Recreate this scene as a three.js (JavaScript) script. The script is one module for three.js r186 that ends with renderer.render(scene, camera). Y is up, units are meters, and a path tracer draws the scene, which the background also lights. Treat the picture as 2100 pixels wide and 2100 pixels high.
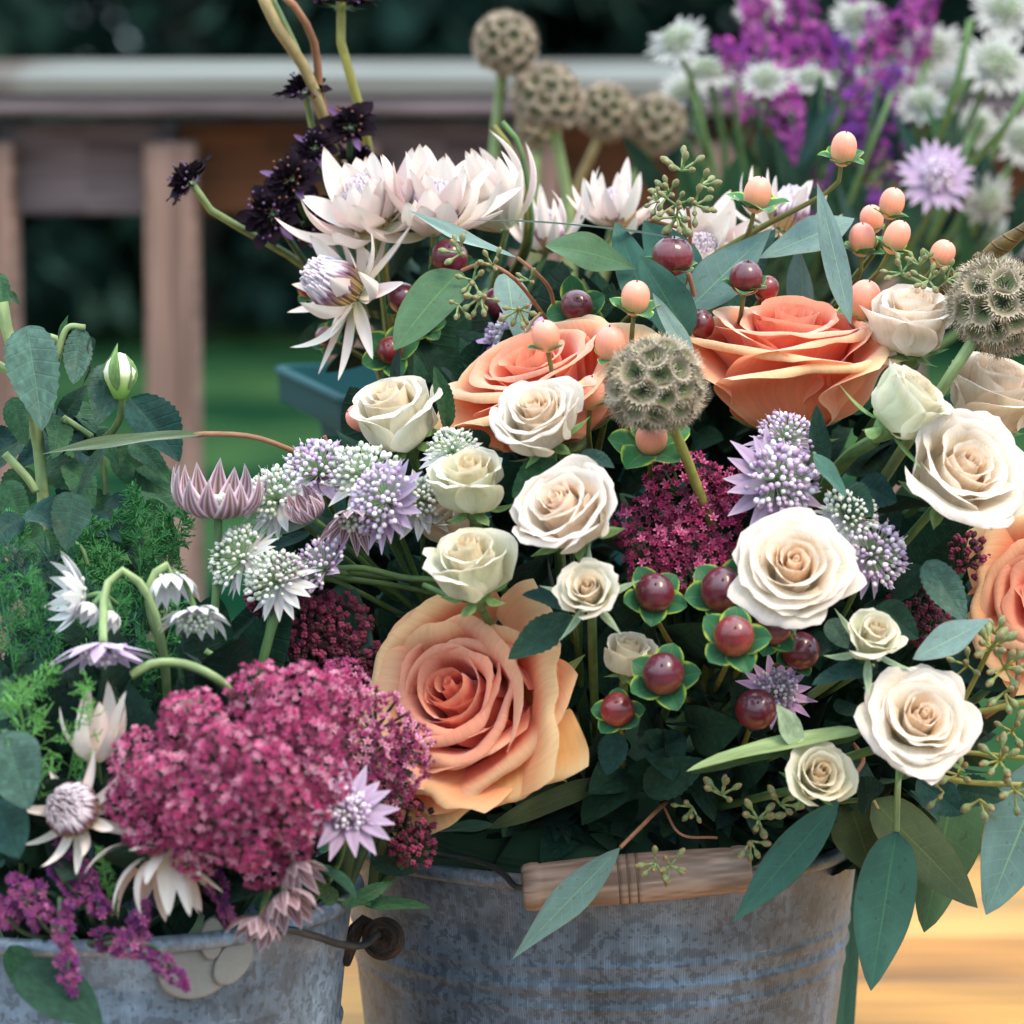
import * as THREE from 'three';
import { mergeGeometries } from 'three/addons/utils/BufferGeometryUtils.js';

// ---------- camera, sky, sun, exposure ----------
const scene = new THREE.Scene();
const PITCH = 6.5 * Math.PI / 180, FOCUS = 1.5, PXM = 5000; // photo pixels per metre at the focus distance
const camera = new THREE.PerspectiveCamera(2 * Math.atan(1050 / PXM / FOCUS) * 180 / Math.PI, 1, 0.05, 300);
camera.position.set(0, 0.52, 1.5);
camera.rotation.x = -PITCH;
camera.focus = FOCUS;
camera.userData.fStop = 9.6;
{ // overcast sky: CIE standard overcast brightness, a little uneven, slightly cool
  const W = 256, H = 128, d = new Float32Array(W * H * 4);
  for (let y = 0; y < H; y++) for (let x = 0; x < W; x++) {
    const el = ((y + 0.5) / H - 0.5) * Math.PI, a = x / W * Math.PI * 2, s = Math.max(0, Math.sin(el));
    const cloud = 1 + 0.10 * Math.sin(a * 2 + 3 * s) * Math.cos(el * 3 + a) + 0.06 * Math.sin(a * 5 + 9 * s);
    const L = el > 0 ? 1.5 * (1 + 2 * s) / 3 * cloud : 0.35, i = (y * W + x) * 4;
    d[i] = L * 0.80; d[i + 1] = L * 0.99; d[i + 2] = L * 1.10; d[i + 3] = 1;
  }
  const t = new THREE.DataTexture(d, W, H, THREE.RGBAFormat, THREE.FloatType);
  t.mapping = THREE.EquirectangularReflectionMapping; t.magFilter = THREE.LinearFilter; t.needsUpdate = true;
  scene.background = t; scene.environment = t;
}
const sun = new THREE.DirectionalLight(0xffe4c0, 1.5);
sun.position.set(1.5, 3.2, 1.5); sun.target.position.set(0, 0.2, 0);
sun.castShadow = true; sun.shadow.radius = 40;
Object.assign(sun.shadow.camera, { left: -3, right: 3, top: 3, bottom: -3, near: 0.1, far: 12 });
scene.add(sun, sun.target);
const renderer = new THREE.WebGLRenderer({ antialias: true });
renderer.toneMapping = THREE.LinearToneMapping;
renderer.toneMappingExposure = 2.15;
renderer.shadowMap.enabled = true;
renderer.setSize(1024, 1024);
// ---------- tools ----------
const V = (x = 0, y = 0, z = 0) => new THREE.Vector3(x, y, z);
const lerp = THREE.MathUtils.lerp, clamp = THREE.MathUtils.clamp, PI = Math.PI;
const sm = (x) => { x = clamp(x, 0, 1); return x * x * (3 - 2 * x); };
const rad = (a) => a * PI / 180;
function rng(seed) { let s = (seed * 2654435761) >>> 0; return () => { s = (s + 0x6d2b79f5) | 0; let t = Math.imul(s ^ (s >>> 15), 1 | s); t = (t + Math.imul(t ^ (t >>> 7), 61 | t)) ^ t; return ((t ^ (t >>> 14)) >>> 0) / 4294967296; }; }
const AX = V(1, 0, 0), AU = V(0, Math.cos(PITCH), -Math.sin(PITCH)), AF = V(0, -Math.sin(PITCH), -Math.cos(PITCH));
// a point read off the photograph (2100 px) at a depth: dz metres in front of (+) or behind (-) the focus plane
function at(px, py, dz = 0) {
  const t = FOCUS - dz, k = t / FOCUS / PXM;
  return camera.position.clone().addScaledVector(AF, t).addScaledVector(AX, (px - 1050) * k).addScaledVector(AU, -(py - 1050) * k);
}
const P = (a) => (a.isVector3 ? a : at(a[0], a[1], a[2] || 0));
const mpp = (dz = 0) => (FOCUS - dz) / FOCUS / PXM; // metres per photo pixel
const dir = (a) => V().addScaledVector(AX, a[0]).addScaledVector(AU, a[1]).addScaledVector(AF, -a[2]).normalize();
const hex = (h) => new THREE.Color(h);
const rgb = (h) => { const c = hex(h); return [c.r, c.g, c.b]; };
const mixc = (a, b, t) => [lerp(a[0], b[0], t), lerp(a[1], b[1], t), lerp(a[2], b[2], t)];
// noise
const hash = (x, y) => { let h = (Math.imul(x | 0, 374761393) + Math.imul(y | 0, 668265263)) | 0; h = Math.imul(h ^ (h >>> 13), 1274126177); return ((h ^ (h >>> 16)) >>> 0) / 4294967296; };
function vnoise(x, y, per = 1e9) {
  const x0 = Math.floor(x), y0 = Math.floor(y), fx = x - x0, fy = y - y0, a = fx * fx * (3 - 2 * fx), b = fy * fy * (3 - 2 * fy);
  const w = (i) => ((i % per) + per) % per, X0 = w(x0), X1 = w(x0 + 1), Y0 = w(y0), Y1 = w(y0 + 1);
  return lerp(lerp(hash(X0, Y0), hash(X1, Y0), a), lerp(hash(X0, Y1), hash(X1, Y1), a), b);
}
function fbm(x, y, oct = 4, per = 1e9) { let s = 0, a = 0.5, n = 0; for (let i = 0; i < oct; i++) { s += a * vnoise(x + i * 17 * (per < 1e8 ? per : 1), y, per); n += a; a /= 2; x *= 2; y *= 2; per *= 2; } return s / n; }
function tex(w, h, f, srgb = true) {
  const d = new Uint8Array(w * h * 4);
  for (let y = 0; y < h; y++) for (let x = 0; x < w; x++) {
    const c = f((x + 0.5) / w, (y + 0.5) / h, x, y), i = (y * w + x) * 4, g = typeof c === 'number';
    d[i] = 255 * clamp(g ? c : c[0], 0, 1); d[i + 1] = 255 * clamp(g ? c : c[1], 0, 1); d[i + 2] = 255 * clamp(g ? c : c[2], 0, 1); d[i + 3] = 255;
  }
  const t = new THREE.DataTexture(d, w, h, THREE.RGBAFormat);
  t.magFilter = THREE.LinearFilter; t.minFilter = THREE.LinearMipmapLinearFilter; t.generateMipmaps = true; t.wrapS = t.wrapT = THREE.RepeatWrapping;
  if (srgb) t.colorSpace = THREE.SRGBColorSpace;
  t.needsUpdate = true; return t;
}
const mats = {};
function mat(name, color, roughness = 0.7, o = {}) {
  const m = new THREE.MeshPhysicalMaterial({ color: typeof color === 'number' ? hex(color) : new THREE.Color().setRGB(...color), roughness, side: THREE.DoubleSide, ...o });
  m.name = name; return (mats[name] = m);
}
// geometry
function grid(nu, nv, f, colored = false) { // f(u, v) -> [x, y, z] or [x, y, z, r, g, b]
  const p = [], uv = [], c = [], ix = [];
  for (let j = 0; j <= nv; j++) for (let i = 0; i <= nu; i++) {
    const u = i / nu, v = j / nv, q = f(u, v); p.push(q[0], q[1], q[2]); uv.push(u, v); if (colored) c.push(q[3], q[4], q[5]);
    if (i < nu && j < nv) { const a = j * (nu + 1) + i; ix.push(a, a + 1, a + nu + 1, a + 1, a + nu + 2, a + nu + 1); }
  }
  const g = new THREE.BufferGeometry();
  g.setAttribute('position', new THREE.Float32BufferAttribute(p, 3)); g.setAttribute('uv', new THREE.Float32BufferAttribute(uv, 2));
  if (colored) g.setAttribute('color', new THREE.Float32BufferAttribute(c, 3));
  g.setIndex(ix); g.computeVertexNormals(); return g;
}
function lathe(pts, seg = 24, colors) { // pts [[r, y] ...]
  const g = new THREE.LatheGeometry(pts.map((p) => new THREE.Vector2(p[0], p[1])), seg);
  if (colors) { const n = pts.length, c = []; for (let i = 0; i <= seg; i++) for (let j = 0; j < n; j++) c.push(...colors[j]); g.setAttribute('color', new THREE.Float32BufferAttribute(c, 3)); }
  return g;
}
function tube(pts, r, seg = 12, radial = 6, colorFn) {
  const curve = new THREE.CatmullRomCurve3(pts.map((p) => P(p).clone())), R = typeof r === 'function' ? r : () => r;
  const fr = curve.computeFrenetFrames(seg, false), q = V(), pos = [], uv = [], ix = [], col = [], len = curve.getLength();
  for (let i = 0; i <= seg; i++) {
    curve.getPointAt(i / seg, q);
    for (let j = 0; j <= radial; j++) {
      const a = j / radial * PI * 2, rr = Math.max(1e-6, R(i / seg)), c = Math.cos(a) * rr, s = Math.sin(a) * rr, N = fr.normals[i], B = fr.binormals[i];
      pos.push(q.x + N.x * c + B.x * s, q.y + N.y * c + B.y * s, q.z + N.z * c + B.z * s); uv.push(j / radial, i / seg * len * 20);
      if (colorFn) col.push(...colorFn(i / seg));
      if (i < seg && j < radial) { const k = i * (radial + 1) + j; ix.push(k, k + radial + 1, k + 1, k + 1, k + radial + 1, k + radial + 2); }
    }
  }
  for (const [i, s] of [[0, -1], [seg, 1]]) { // end caps
    curve.getPointAt(i / seg, q); const c0 = pos.length / 3; pos.push(q.x, q.y, q.z); uv.push(0.5, i / seg * len * 20); if (colorFn) col.push(...colorFn(i / seg));
    for (let j = 0; j < radial; j++) { const k = i * (radial + 1) + j; s < 0 ? ix.push(c0, k, k + 1) : ix.push(c0, k + 1, k); }
  }
  const g = new THREE.BufferGeometry();
  g.setAttribute('position', new THREE.Float32BufferAttribute(pos, 3)); g.setAttribute('uv', new THREE.Float32BufferAttribute(uv, 2));
  if (colorFn) g.setAttribute('color', new THREE.Float32BufferAttribute(col, 3));
  g.setIndex(ix); g.computeVertexNormals(); return g;
}
function box(w, h, d, b = 0.004) { // a board with chamfered edges, uv in metres
  const s = new THREE.Shape(); s.moveTo(-w / 2 + b, -h / 2 + b); s.lineTo(w / 2 - b, -h / 2 + b); s.lineTo(w / 2 - b, h / 2 - b); s.lineTo(-w / 2 + b, h / 2 - b); s.closePath();
  const g = new THREE.ExtrudeGeometry(s, { depth: d - 2 * b, bevelEnabled: true, bevelThickness: b, bevelSize: b, bevelSegments: 2 });
  g.translate(0, 0, -d / 2 + b); return g;
}
const SHAPES = {
  ovate: (v) => Math.pow(Math.sin(PI * Math.pow(v, 0.74)), 0.72), lance: (v) => Math.pow(Math.sin(PI * Math.pow(v, 0.85)), 1.0), oval: (v) => Math.pow(Math.sin(PI * v), 0.6),
  obovate: (v) => Math.pow(Math.sin(PI * Math.pow(v, 1.35)), 0.75), strap: (v) => Math.min(1, Math.pow(v * 12, 0.6), Math.pow((1 - v) * 5, 0.7)), bract: (v) => Math.pow(Math.sin(PI * Math.pow(v, 0.7) * 0.98 + 0.03), 0.9) * (v > 0.6 ? lerp(1, 0.55, (v - 0.6) / 0.4) : 1),
};
// a leaf from A to B (world points), W wide (m); o: n normal hint, bend, side, fold, twist, serr, shape, wave
function leafGeo(A, B, W, o = {}) {
  const L = A.distanceTo(B), y = B.clone().sub(A).normalize(), n0 = (o.n ? (o.n.isVector3 ? o.n.clone() : dir(o.n)) : dir([0, 0.25, 1]));
  n0.addScaledVector(y, -n0.dot(y)).normalize(); const x0 = y.clone().cross(n0).normalize();
  const sh = SHAPES[o.shape || 'ovate'], bend = o.bend || 0, side = o.side || 0, fold = o.fold ?? 0.18, tw = o.twist || 0, wave = o.wave || 0, se = o.serr || 0, ph = o.ph || 0, x = V(), n = V(), q = V();
  return grid(o.nu || 6, o.nv || (se ? se * 2 : 14), (u, v) => {
    const s = u * 2 - 1, tooth = se ? 1 - 0.17 * ((v * se) % 1) : 1, w = W / 2 * sh(clamp(v, 0.001, 0.999)) * tooth, a = tw * v;
    x.copy(x0).multiplyScalar(Math.cos(a)).addScaledVector(n0, Math.sin(a)); n.copy(n0).multiplyScalar(Math.cos(a)).addScaledVector(x0, -Math.sin(a));
    const arch = 4 * v * (1 - v);
    q.copy(A).addScaledVector(y, L * v).addScaledVector(x, s * w * Math.cos(fold) + side * L * arch)
      .addScaledVector(n, bend * L * arch + Math.abs(s) * w * Math.sin(fold) + wave * w * Math.sin(v * 9 + ph + s * 1.5) * Math.abs(s));
    const c = o.color ? o.color(s, v) : null;
    return c ? [q.x, q.y, q.z, ...c] : [q.x, q.y, q.z];
  }, !!o.color);
}
// scene graph
const taken = {};
function numbered(name) { const n = taken[name] = (taken[name] ?? -1) + 1; return n ? name + '_' + String(n).padStart(3, '0') : name; }
function thing(name, label, category, pos = V(), group, quat) {
  const o = new THREE.Group(); o.name = numbered(name); o.position.copy(pos); if (quat) o.quaternion.copy(quat);
  o.userData = { label, category }; if (group) o.userData.group = group;
  scene.add(o); o.updateMatrixWorld(true); return o;
}
function shadows(m) { m.castShadow = m.receiveShadow = true; return m; }
function part(parent, name, geo, m) { const o = shadows(new THREE.Mesh(geo, m)); o.name = name; parent.add(o); return o; } // geometry in the parent's own axes
function partW(parent, name, geo, m) { parent.updateMatrixWorld(true); geo.applyMatrix4(parent.matrixWorld.clone().invert()); return part(parent, name, geo, m); } // geometry given in world axes
function stuffPart(o) { o.userData.kind = 'stuff'; return o; }
function struct(name, geo, m) { const o = part(scene, numbered(name), geo, m); o.userData.kind = 'structure'; return o; }
const UPY = V(0, 1, 0);
const face = (d, roll = 0) => new THREE.Quaternion().setFromUnitVectors(UPY, d).multiply(new THREE.Quaternion().setFromAxisAngle(UPY, roll));
function xf(geo, pos, quat, s = 1) { return geo.clone().applyMatrix4(new THREE.Matrix4().compose(pos, quat, typeof s === 'number' ? V(s, s, s) : s)); }
function inst(parent, name, geo, m, list) { // list of {p, q, s, c}; stays one part
  const o = shadows(new THREE.InstancedMesh(geo, m, list.length)); o.name = name; const M = new THREE.Matrix4(), S = V();
  list.forEach((e, i) => { typeof e.s === 'number' ? S.set(e.s, e.s, e.s) : S.copy(e.s); o.setMatrixAt(i, M.compose(e.p, e.q, S)); if (e.c) o.setColorAt(i, new THREE.Color().setRGB(...e.c)); });
  parent.add(o); return stuffPart(o);
}
const plain = (g, c) => { const n = g.attributes.position.count, a = new Float32Array(n * 3); for (let i = 0; i < n; i++) a.set(c, i * 3); g.setAttribute('color', new THREE.BufferAttribute(a, 3)); return g; };
const merge = (list) => mergeGeometries(list.map((g) => (g.index ? g.toNonIndexed() : g)).map((g) => { for (const k of Object.keys(g.attributes)) if (!['position', 'normal', 'uv', 'color'].includes(k)) g.deleteAttribute(k); return g; }), false);
// ---------- materials ----------
const petalTex = tex(256, 256, (u, v) => { const s = 0.5 * vnoise(u * 70, v * 3, 256) + 0.3 * vnoise(u * 150, v * 5, 256) + 0.2 * fbm(u * 12, v * 12, 3, 12); const w = u + 0.05 * (fbm(u * 6, v * 5, 3, 6) - 0.5), k = Math.abs((w * 22) % 1 - 0.5), vn = 1 - sm(k / 0.13), b = Math.abs(((w * 11 + v * 3 * (w > 0.5 ? 1 : -1)) % 1 + 1) % 1 - 0.5), vb = 1 - sm(b / 0.08); return 0.93 + 0.08 * s - 0.028 * vn * vnoise(u * 22, v * 6) - 0.02 * vb * vnoise(u * 13, v * 9); });
const petalBump = tex(256, 256, (u, v) => 0.5 + 0.35 * (vnoise(u * 90, v * 4, 90) - 0.5) + 0.3 * (fbm(u * 8, v * 6, 3, 8) - 0.5), false);
const petalM = mat('petal', 0xffffff, 1, { vertexColors: true, map: petalTex, bumpMap: petalBump, bumpScale: 0.0002, transmission: 0.44, clearcoat: 0.05, clearcoatRoughness: 0.6 });
const vein = (u, v, ang, n) => { const s = Math.abs(u - 0.5) * 2, k = v * n - s * ang, d = Math.abs(k - Math.round(k)); return d; };
const eucTex = tex(256, 512, (u, v) => {
  const s = Math.abs(u - 0.5) * 2, m = 0.80 + 0.14 * (fbm(u * 6, v * 9, 4, 64) - 0.5) + 0.05 * (vnoise(u * 90, v * 160, 256) - 0.5);
  let c = [m, m, m];
  if (s < 0.022 + 0.02 * (1 - v)) c = mixc(c, [1.0, 1.0, 0.82], 0.75);
  const d = vein(u, v, 1.1, 11); if (d < 0.035) c = mixc(c, [0.95, 1, 0.88], 0.5 * (1 - s * 0.6));
  const d3 = vein(v * 0.6 + 0.1 * fbm(u * 9, v * 9, 2), u * 0.9 + v * 0.3, 3, 17); if (d3 < 0.05) c = mixc(c, [0.95, 1, 0.9], 0.16);
  const e = sm((s - 0.955) / 0.04); c = mixc(c, [1.0, 0.62, 0.5], e * 0.8);
  if (fbm(u * 9 + 3, v * 18, 2, 64) > 0.78) c = mixc(c, [0.75, 0.6, 0.45], 0.45);
  return c;
});
const roseLeafTex = tex(256, 512, (u, v) => {
  const s = Math.abs(u - 0.5) * 2, m = 0.72 + 0.34 * (fbm(u * 9, v * 14, 4, 64) - 0.5);
  let c = [m, m, m];
  if (s < 0.025) c = mixc(c, [1, 1, 0.85], 0.4);
  const d = vein(u, v, 0.9, 8); if (d < 0.05) c = mixc(c, [1, 1, 0.9], 0.16 * (1 - s * 0.5));
  const d2 = vein(v * 0.7, u * 0.8 + v * 0.2, 2, 13); if (d2 < 0.06) c = mixc(c, [1, 1, 0.95], 0.12);
  return c;
});
const roseLeafBump = tex(256, 512, (u, v) => { const s = Math.abs(u - 0.5) * 2; let b = 0.6 + 0.3 * (fbm(u * 14, v * 22, 3, 64) - 0.5); const d = vein(u, v, 0.9, 8); b -= 0.45 * (1 - sm(d / 0.12)); if (s < 0.05) b -= 0.3; return b; }, false);
const bractTex = tex(128, 128, (u, v) => { const s = Math.abs(u - 0.5) * 2, n = 0.8 + 0.2 * fbm(u * 8, v * 8, 3, 8), e = sm((s - 0.78 + 0.30 * (fbm(v * 5 + 3, u * 2, 2) - 0.35)) / 0.3); return mixc([0.13 * n, 0.40 * n, 0.24 * n], [0.66, 0.72, 0.26], clamp(e * 0.9 + (s < 0.05 ? 0.2 : 0), 0, 1)); });
const leafOpt = (o = {}) => ({ map: eucTex, bumpMap: petalBump, bumpScale: 0.0002, transmission: 0.28, clearcoat: 0.14, clearcoatRoughness: 0.4, ...o });
const roseOpt = (o = {}) => ({ map: roseLeafTex, bumpMap: roseLeafBump, bumpScale: 0.0004, transmission: 0.12, clearcoat: 0.09, clearcoatRoughness: 0.34, specularIntensity: 0.6, ...o });
const eucBlue = mat('eucalyptus_blue', [0.167, 0.326, 0.317], 1, leafOpt());
const eucPale = mat('eucalyptus_pale', [0.290, 0.458, 0.440], 1, leafOpt());
const eucGreen = mat('eucalyptus_green', [0.075, 0.200, 0.085], 1, leafOpt());
const eucTeal = mat('eucalyptus_teal', [0.050, 0.200, 0.155], 1, leafOpt());
const eucOlive = mat('eucalyptus_olive', [0.075, 0.132, 0.044], 1, leafOpt());
const roseDark = mat('rose_leaf_dark', [0.022, 0.088, 0.056], 1, roseOpt());
const roseTeal = mat('rose_leaf_teal', [0.018, 0.092, 0.080], 1, roseOpt());
const roseGrey = mat('rose_leaf_grey', [0.105, 0.220, 0.175], 1, roseOpt());
const roseMid = mat('rose_leaf_mid', [0.048, 0.165, 0.070], 1, roseOpt());
const fillM = mat('filler_leaf', [0.024, 0.082, 0.056], 1, roseOpt({ transmission: 0.05, clearcoat: 0 }));
const bractM = mat('berry_bract', [1, 1, 1], 1, { map: bractTex, transmission: 0.15, clearcoat: 0.25, clearcoatRoughness: 0.4 });
const bractLight = mat('berry_bract_light', [1.5, 1.35, 0.9], 1, { map: bractTex, transmission: 0.2, clearcoat: 0.2, clearcoatRoughness: 0.4 });
const berryTex = tex(256, 256, (u, v) => { const n = fbm(u * 16, v * 3, 4, 16), k = vnoise(u * 120, v * 6, 120), d = fbm(u * 40, v * 40, 2, 40); return 0.62 + 0.3 * n + 0.16 * (k - 0.5) + (d > 0.8 ? 0.15 : 0); });
const berryM = mat('berry', 0xffffff, 0.42, { vertexColors: true, map: berryTex, clearcoat: 0.8, clearcoatRoughness: 0.10 });
const berryPale = mat('berry_pale', 0xffffff, 0.5, { vertexColors: true, map: petalTex, clearcoat: 0.28, clearcoatRoughness: 0.35 });
const stemTex = tex(64, 256, (u, v) => 0.78 + 0.25 * (fbm(u * 6, v * 10, 3, 64) - 0.5) + 0.12 * vnoise(u * 16, v * 2, 16));
const stemM = (name, c, o = {}) => mat(name, c, 0.6, { map: stemTex, ...o });
const stemGreen = stemM('stem_green', [0.14, 0.27, 0.09]), stemPale = stemM('stem_pale', [0.33, 0.45, 0.19]), stemDark = stemM('stem_dark', [0.06, 0.14, 0.07]), stemRed = stemM('stem_red', [0.38, 0.17, 0.09]), stemTan = stemM('stem_tan', [0.44, 0.33, 0.15]), stemYellow = stemM('stem_yellow', [0.40, 0.38, 0.09]), stemOlive = stemM('stem_olive', [0.24, 0.24, 0.06]);
const vtxM = mat('tinted', 0xffffff, 0.8, { vertexColors: true });
const softM = mat('soft_tinted', 0xffffff, 1, { vertexColors: true, transmission: 0.22 });
const seedM = mat('seed', 0xffffff, 0.62, { vertexColors: true, map: stemTex });
const rep = (t, x, y) => { const c = t.clone(); c.repeat.set(x, y); c.needsUpdate = true; return c; };
// galvanised zinc
const zinc = (u, v) => {
  const a = fbm(u * 9, v * 9, 4, 9), b = fbm(u * 100 + 5, v * 104, 3, 100), c = fbm(u * 64, v * 64, 2, 64);
  const spot = sm((b - 0.62) / 0.02), spot2 = sm((fbm(u * 44 + 40, v * 48 + 9, 4, 44) - 0.61) / 0.015), line = vnoise(u * 250, v * 26, 250), rib = 0.5 + 0.5 * Math.sin(u * 2 * PI * 210 + 3 * vnoise(u * 24, v * 40, 24));
  return { a, c, spot, spot2, line, rib };
};
const zincTex = tex(1024, 1024, (u, v) => {
  const z = zinc(u, v), k = 0.46 + 0.30 * (z.a - 0.5) + 0.10 * (z.c - 0.5) + 0.09 * (z.rib * z.line - 0.35);
  let c = [k * 0.86, k * 0.99, k * 1.16]; c = mixc(c, [k * 0.56, k * 0.63, k * 0.74], Math.max(z.spot * 0.55, z.spot2 * 0.45));
  const sc = vnoise(u * 9 + v * 3, v * 340, 1e9) > 0.965 || vnoise(u * 300 + v * 40, v * 7 + 3) > 0.975 ? 1 : 0; c = mixc(c, [0.66, 0.68, 0.70], sc * 0.35); const w = sm((fbm(u * 5 + 8, v * 7, 3, 5) - 0.6) / 0.08); return mixc(c, [k * 1.2, k * 1.14, k * 1.16], w * 0.25);
});
const zincRough = tex(512, 512, (u, v) => { const z = zinc(u, v); return 0.50 + 0.2 * (z.a - 0.5) - 0.12 * z.spot + 0.12 * (z.line - 0.5); }, false);
const zincBump = tex(1024, 1024, (u, v) => { const z = zinc(u, v); return 0.5 + 0.25 * (z.rib - 0.5) * (0.4 + z.line) - 0.12 * z.spot + 0.1 * (z.a - 0.5); }, false);
const zincM = mat('zinc', 0xffffff, 1, { map: zincTex, roughnessMap: zincRough, bumpMap: zincBump, bumpScale: 0.0003, metalness: 0.30 });
const wireM = mat('wire', [0.10, 0.11, 0.12], 0.5, { metalness: 0.7, map: stemTex });
const rustM = mat('rust', 0xffffff, 0.9, { map: tex(256, 256, (u, v) => { const n = fbm(u * 10, v * 10, 5, 10); return mixc([0.13, 0.10, 0.09], [0.27, 0.18, 0.14], sm((n - 0.3) / 0.4)); }), bumpMap: tex(256, 256, (u, v) => fbm(u * 24, v * 24, 4, 24), false), bumpScale: 0.0012 });
// wood: fine and coarse grain along u (metres), uv in metres
function woodTex(a, b, seed, knots = 0.0, fr = 1) {
  return tex(512, 512, (u, v) => {
    const w = fbm(u * 3 + seed, v * 5 + seed, 3, 64) * 1.2, g = fbm((u * 2) + w * 0.3, (v * 26 + w * 3) * fr, 4, 512), f = vnoise(u * 14, v * 240 * fr, 512), n = 0.65 * g + 0.35 * f;
    const k = knots && fbm(u * 5 + seed * 3, v * 9, 2, 64) > 1 - knots ? 0.5 : 0; return mixc(a, b, clamp(sm(n * 1.5 - 0.25) - k * 0.4, 0, 1));
  });
}
const zincPale = mat("zinc_pale", [1.45, 1.47, 1.47], 1, { map: zincTex, roughnessMap: zincRough, bumpMap: zincBump, bumpScale: 0.0003, metalness: 0.28 });
const earM = mat("ear_plate", [0.34, 0.31, 0.29], 0.7, { metalness: 0.3, map: petalTex });
const weatherTex = tex(1024, 256, (u, v) => { const g = fbm(u * 3, v * 40, 4, 64), f = vnoise(u * 10, v * 150, 512), p = fbm(u * 7 + 2, v * 5, 4, 64), cr = vnoise(u * 5 + 9, v * 30) > 0.86 ? 0.5 : 1, k = clamp(0.35 + 0.5 * g + 0.18 * f, 0, 1) * cr; return mixc(mixc([0.16, 0.15, 0.15], [0.56, 0.58, 0.58], k), [0.30, 0.26, 0.25], sm((p - 0.5) / 0.16) * 0.6); });
const burntM = mat('burnt_groove', [0.12, 0.075, 0.055], 0.9);
const gripTex = woodTex([0.40, 0.33, 0.30], [0.68, 0.59, 0.55], 3, 0.1, 0.5);
const gripM = mat('grip_wood', 0xffffff, 0.66, { map: gripTex, bumpMap: gripTex, bumpScale: 0.0004 });
// ---------- setting: lawn, deck, table, railing, hedge ----------
const LAWN = -0.62, DECK = -0.47;
{
  const grassTex = tex(512, 512, (u, v) => { const n = fbm(u * 12, v * 12, 5, 12), k = vnoise(u * 160, v * 160, 160), p = fbm(u * 3, v * 3, 3, 3); return mixc([0.04, 0.16, 0.11], [0.25, 0.35, 0.21], clamp(n * 0.6 + k * 0.3 + (p - 0.5) * 1.2, 0, 1)); });
  const g = new THREE.PlaneGeometry(240, 240, 1, 1); g.rotateX(-PI / 2);
  const lawn = struct('lawn', g, mat('lawn', 0xffffff, 1, { specularIntensity: 0, map: rep(grassTex, 90, 90) })); lawn.position.set(0, LAWN, -60);
  const dk = woodTex([0.30, 0.24, 0.2], [0.52, 0.45, 0.4], 9);
  const deckM = mat('deck', 0xffffff, 0.8, { map: dk });
  const deck = struct('deck', box(8, 0.03, 0.14).translate(0, 0, 0), deckM); deck.position.set(0, DECK - 0.03, 2.2);
  for (let i = 1; i < 28; i++) { const pl = part(deck, 'plank', deck.geometry, deckM); pl.position.set(0, 0, -i * 0.148); }
}
{ // table of varnished planks running across
  const t = thing('table', 'honey coloured varnished plank table under the zinc buckets', 'table', V(0, 0, 0));
  const tones = [[0.70, 0.50, 0.24], [0.76, 0.57, 0.32], [0.66, 0.45, 0.21]].map((c, i) => mat('table_wood_' + i, 0xffffff, 0.42, { map: woodTex(c.map((x) => x * 0.72), c.map((x) => Math.min(1, x * 1.18)), 4 + i * 7, 0.25), clearcoat: 0.3, clearcoatRoughness: 0.3 }));
  const g = box(2.2, 0.03, 0.118, 0.003);
  for (let i = 0; i < 10; i++) { const b = part(t, 'plank', g, tones[(i * 2) % 3]); b.position.set(0.02 * ((i * 7) % 5) - 0.04, -0.0151, 0.16 - i * 0.1195); }
  const tr = part(t, 'apron', box(2.0, 0.09, 0.03), tones[2]); tr.position.set(0, -0.0765, 0.19);
  for (const x of [-0.95, 0.95]) for (const z of [0.15, -0.86]) { const l = part(t, 'leg', box(0.07, -DECK - 0.032, 0.07), tones[1]); l.position.set(x, DECK / 2 - 0.016, z); }
}
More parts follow.
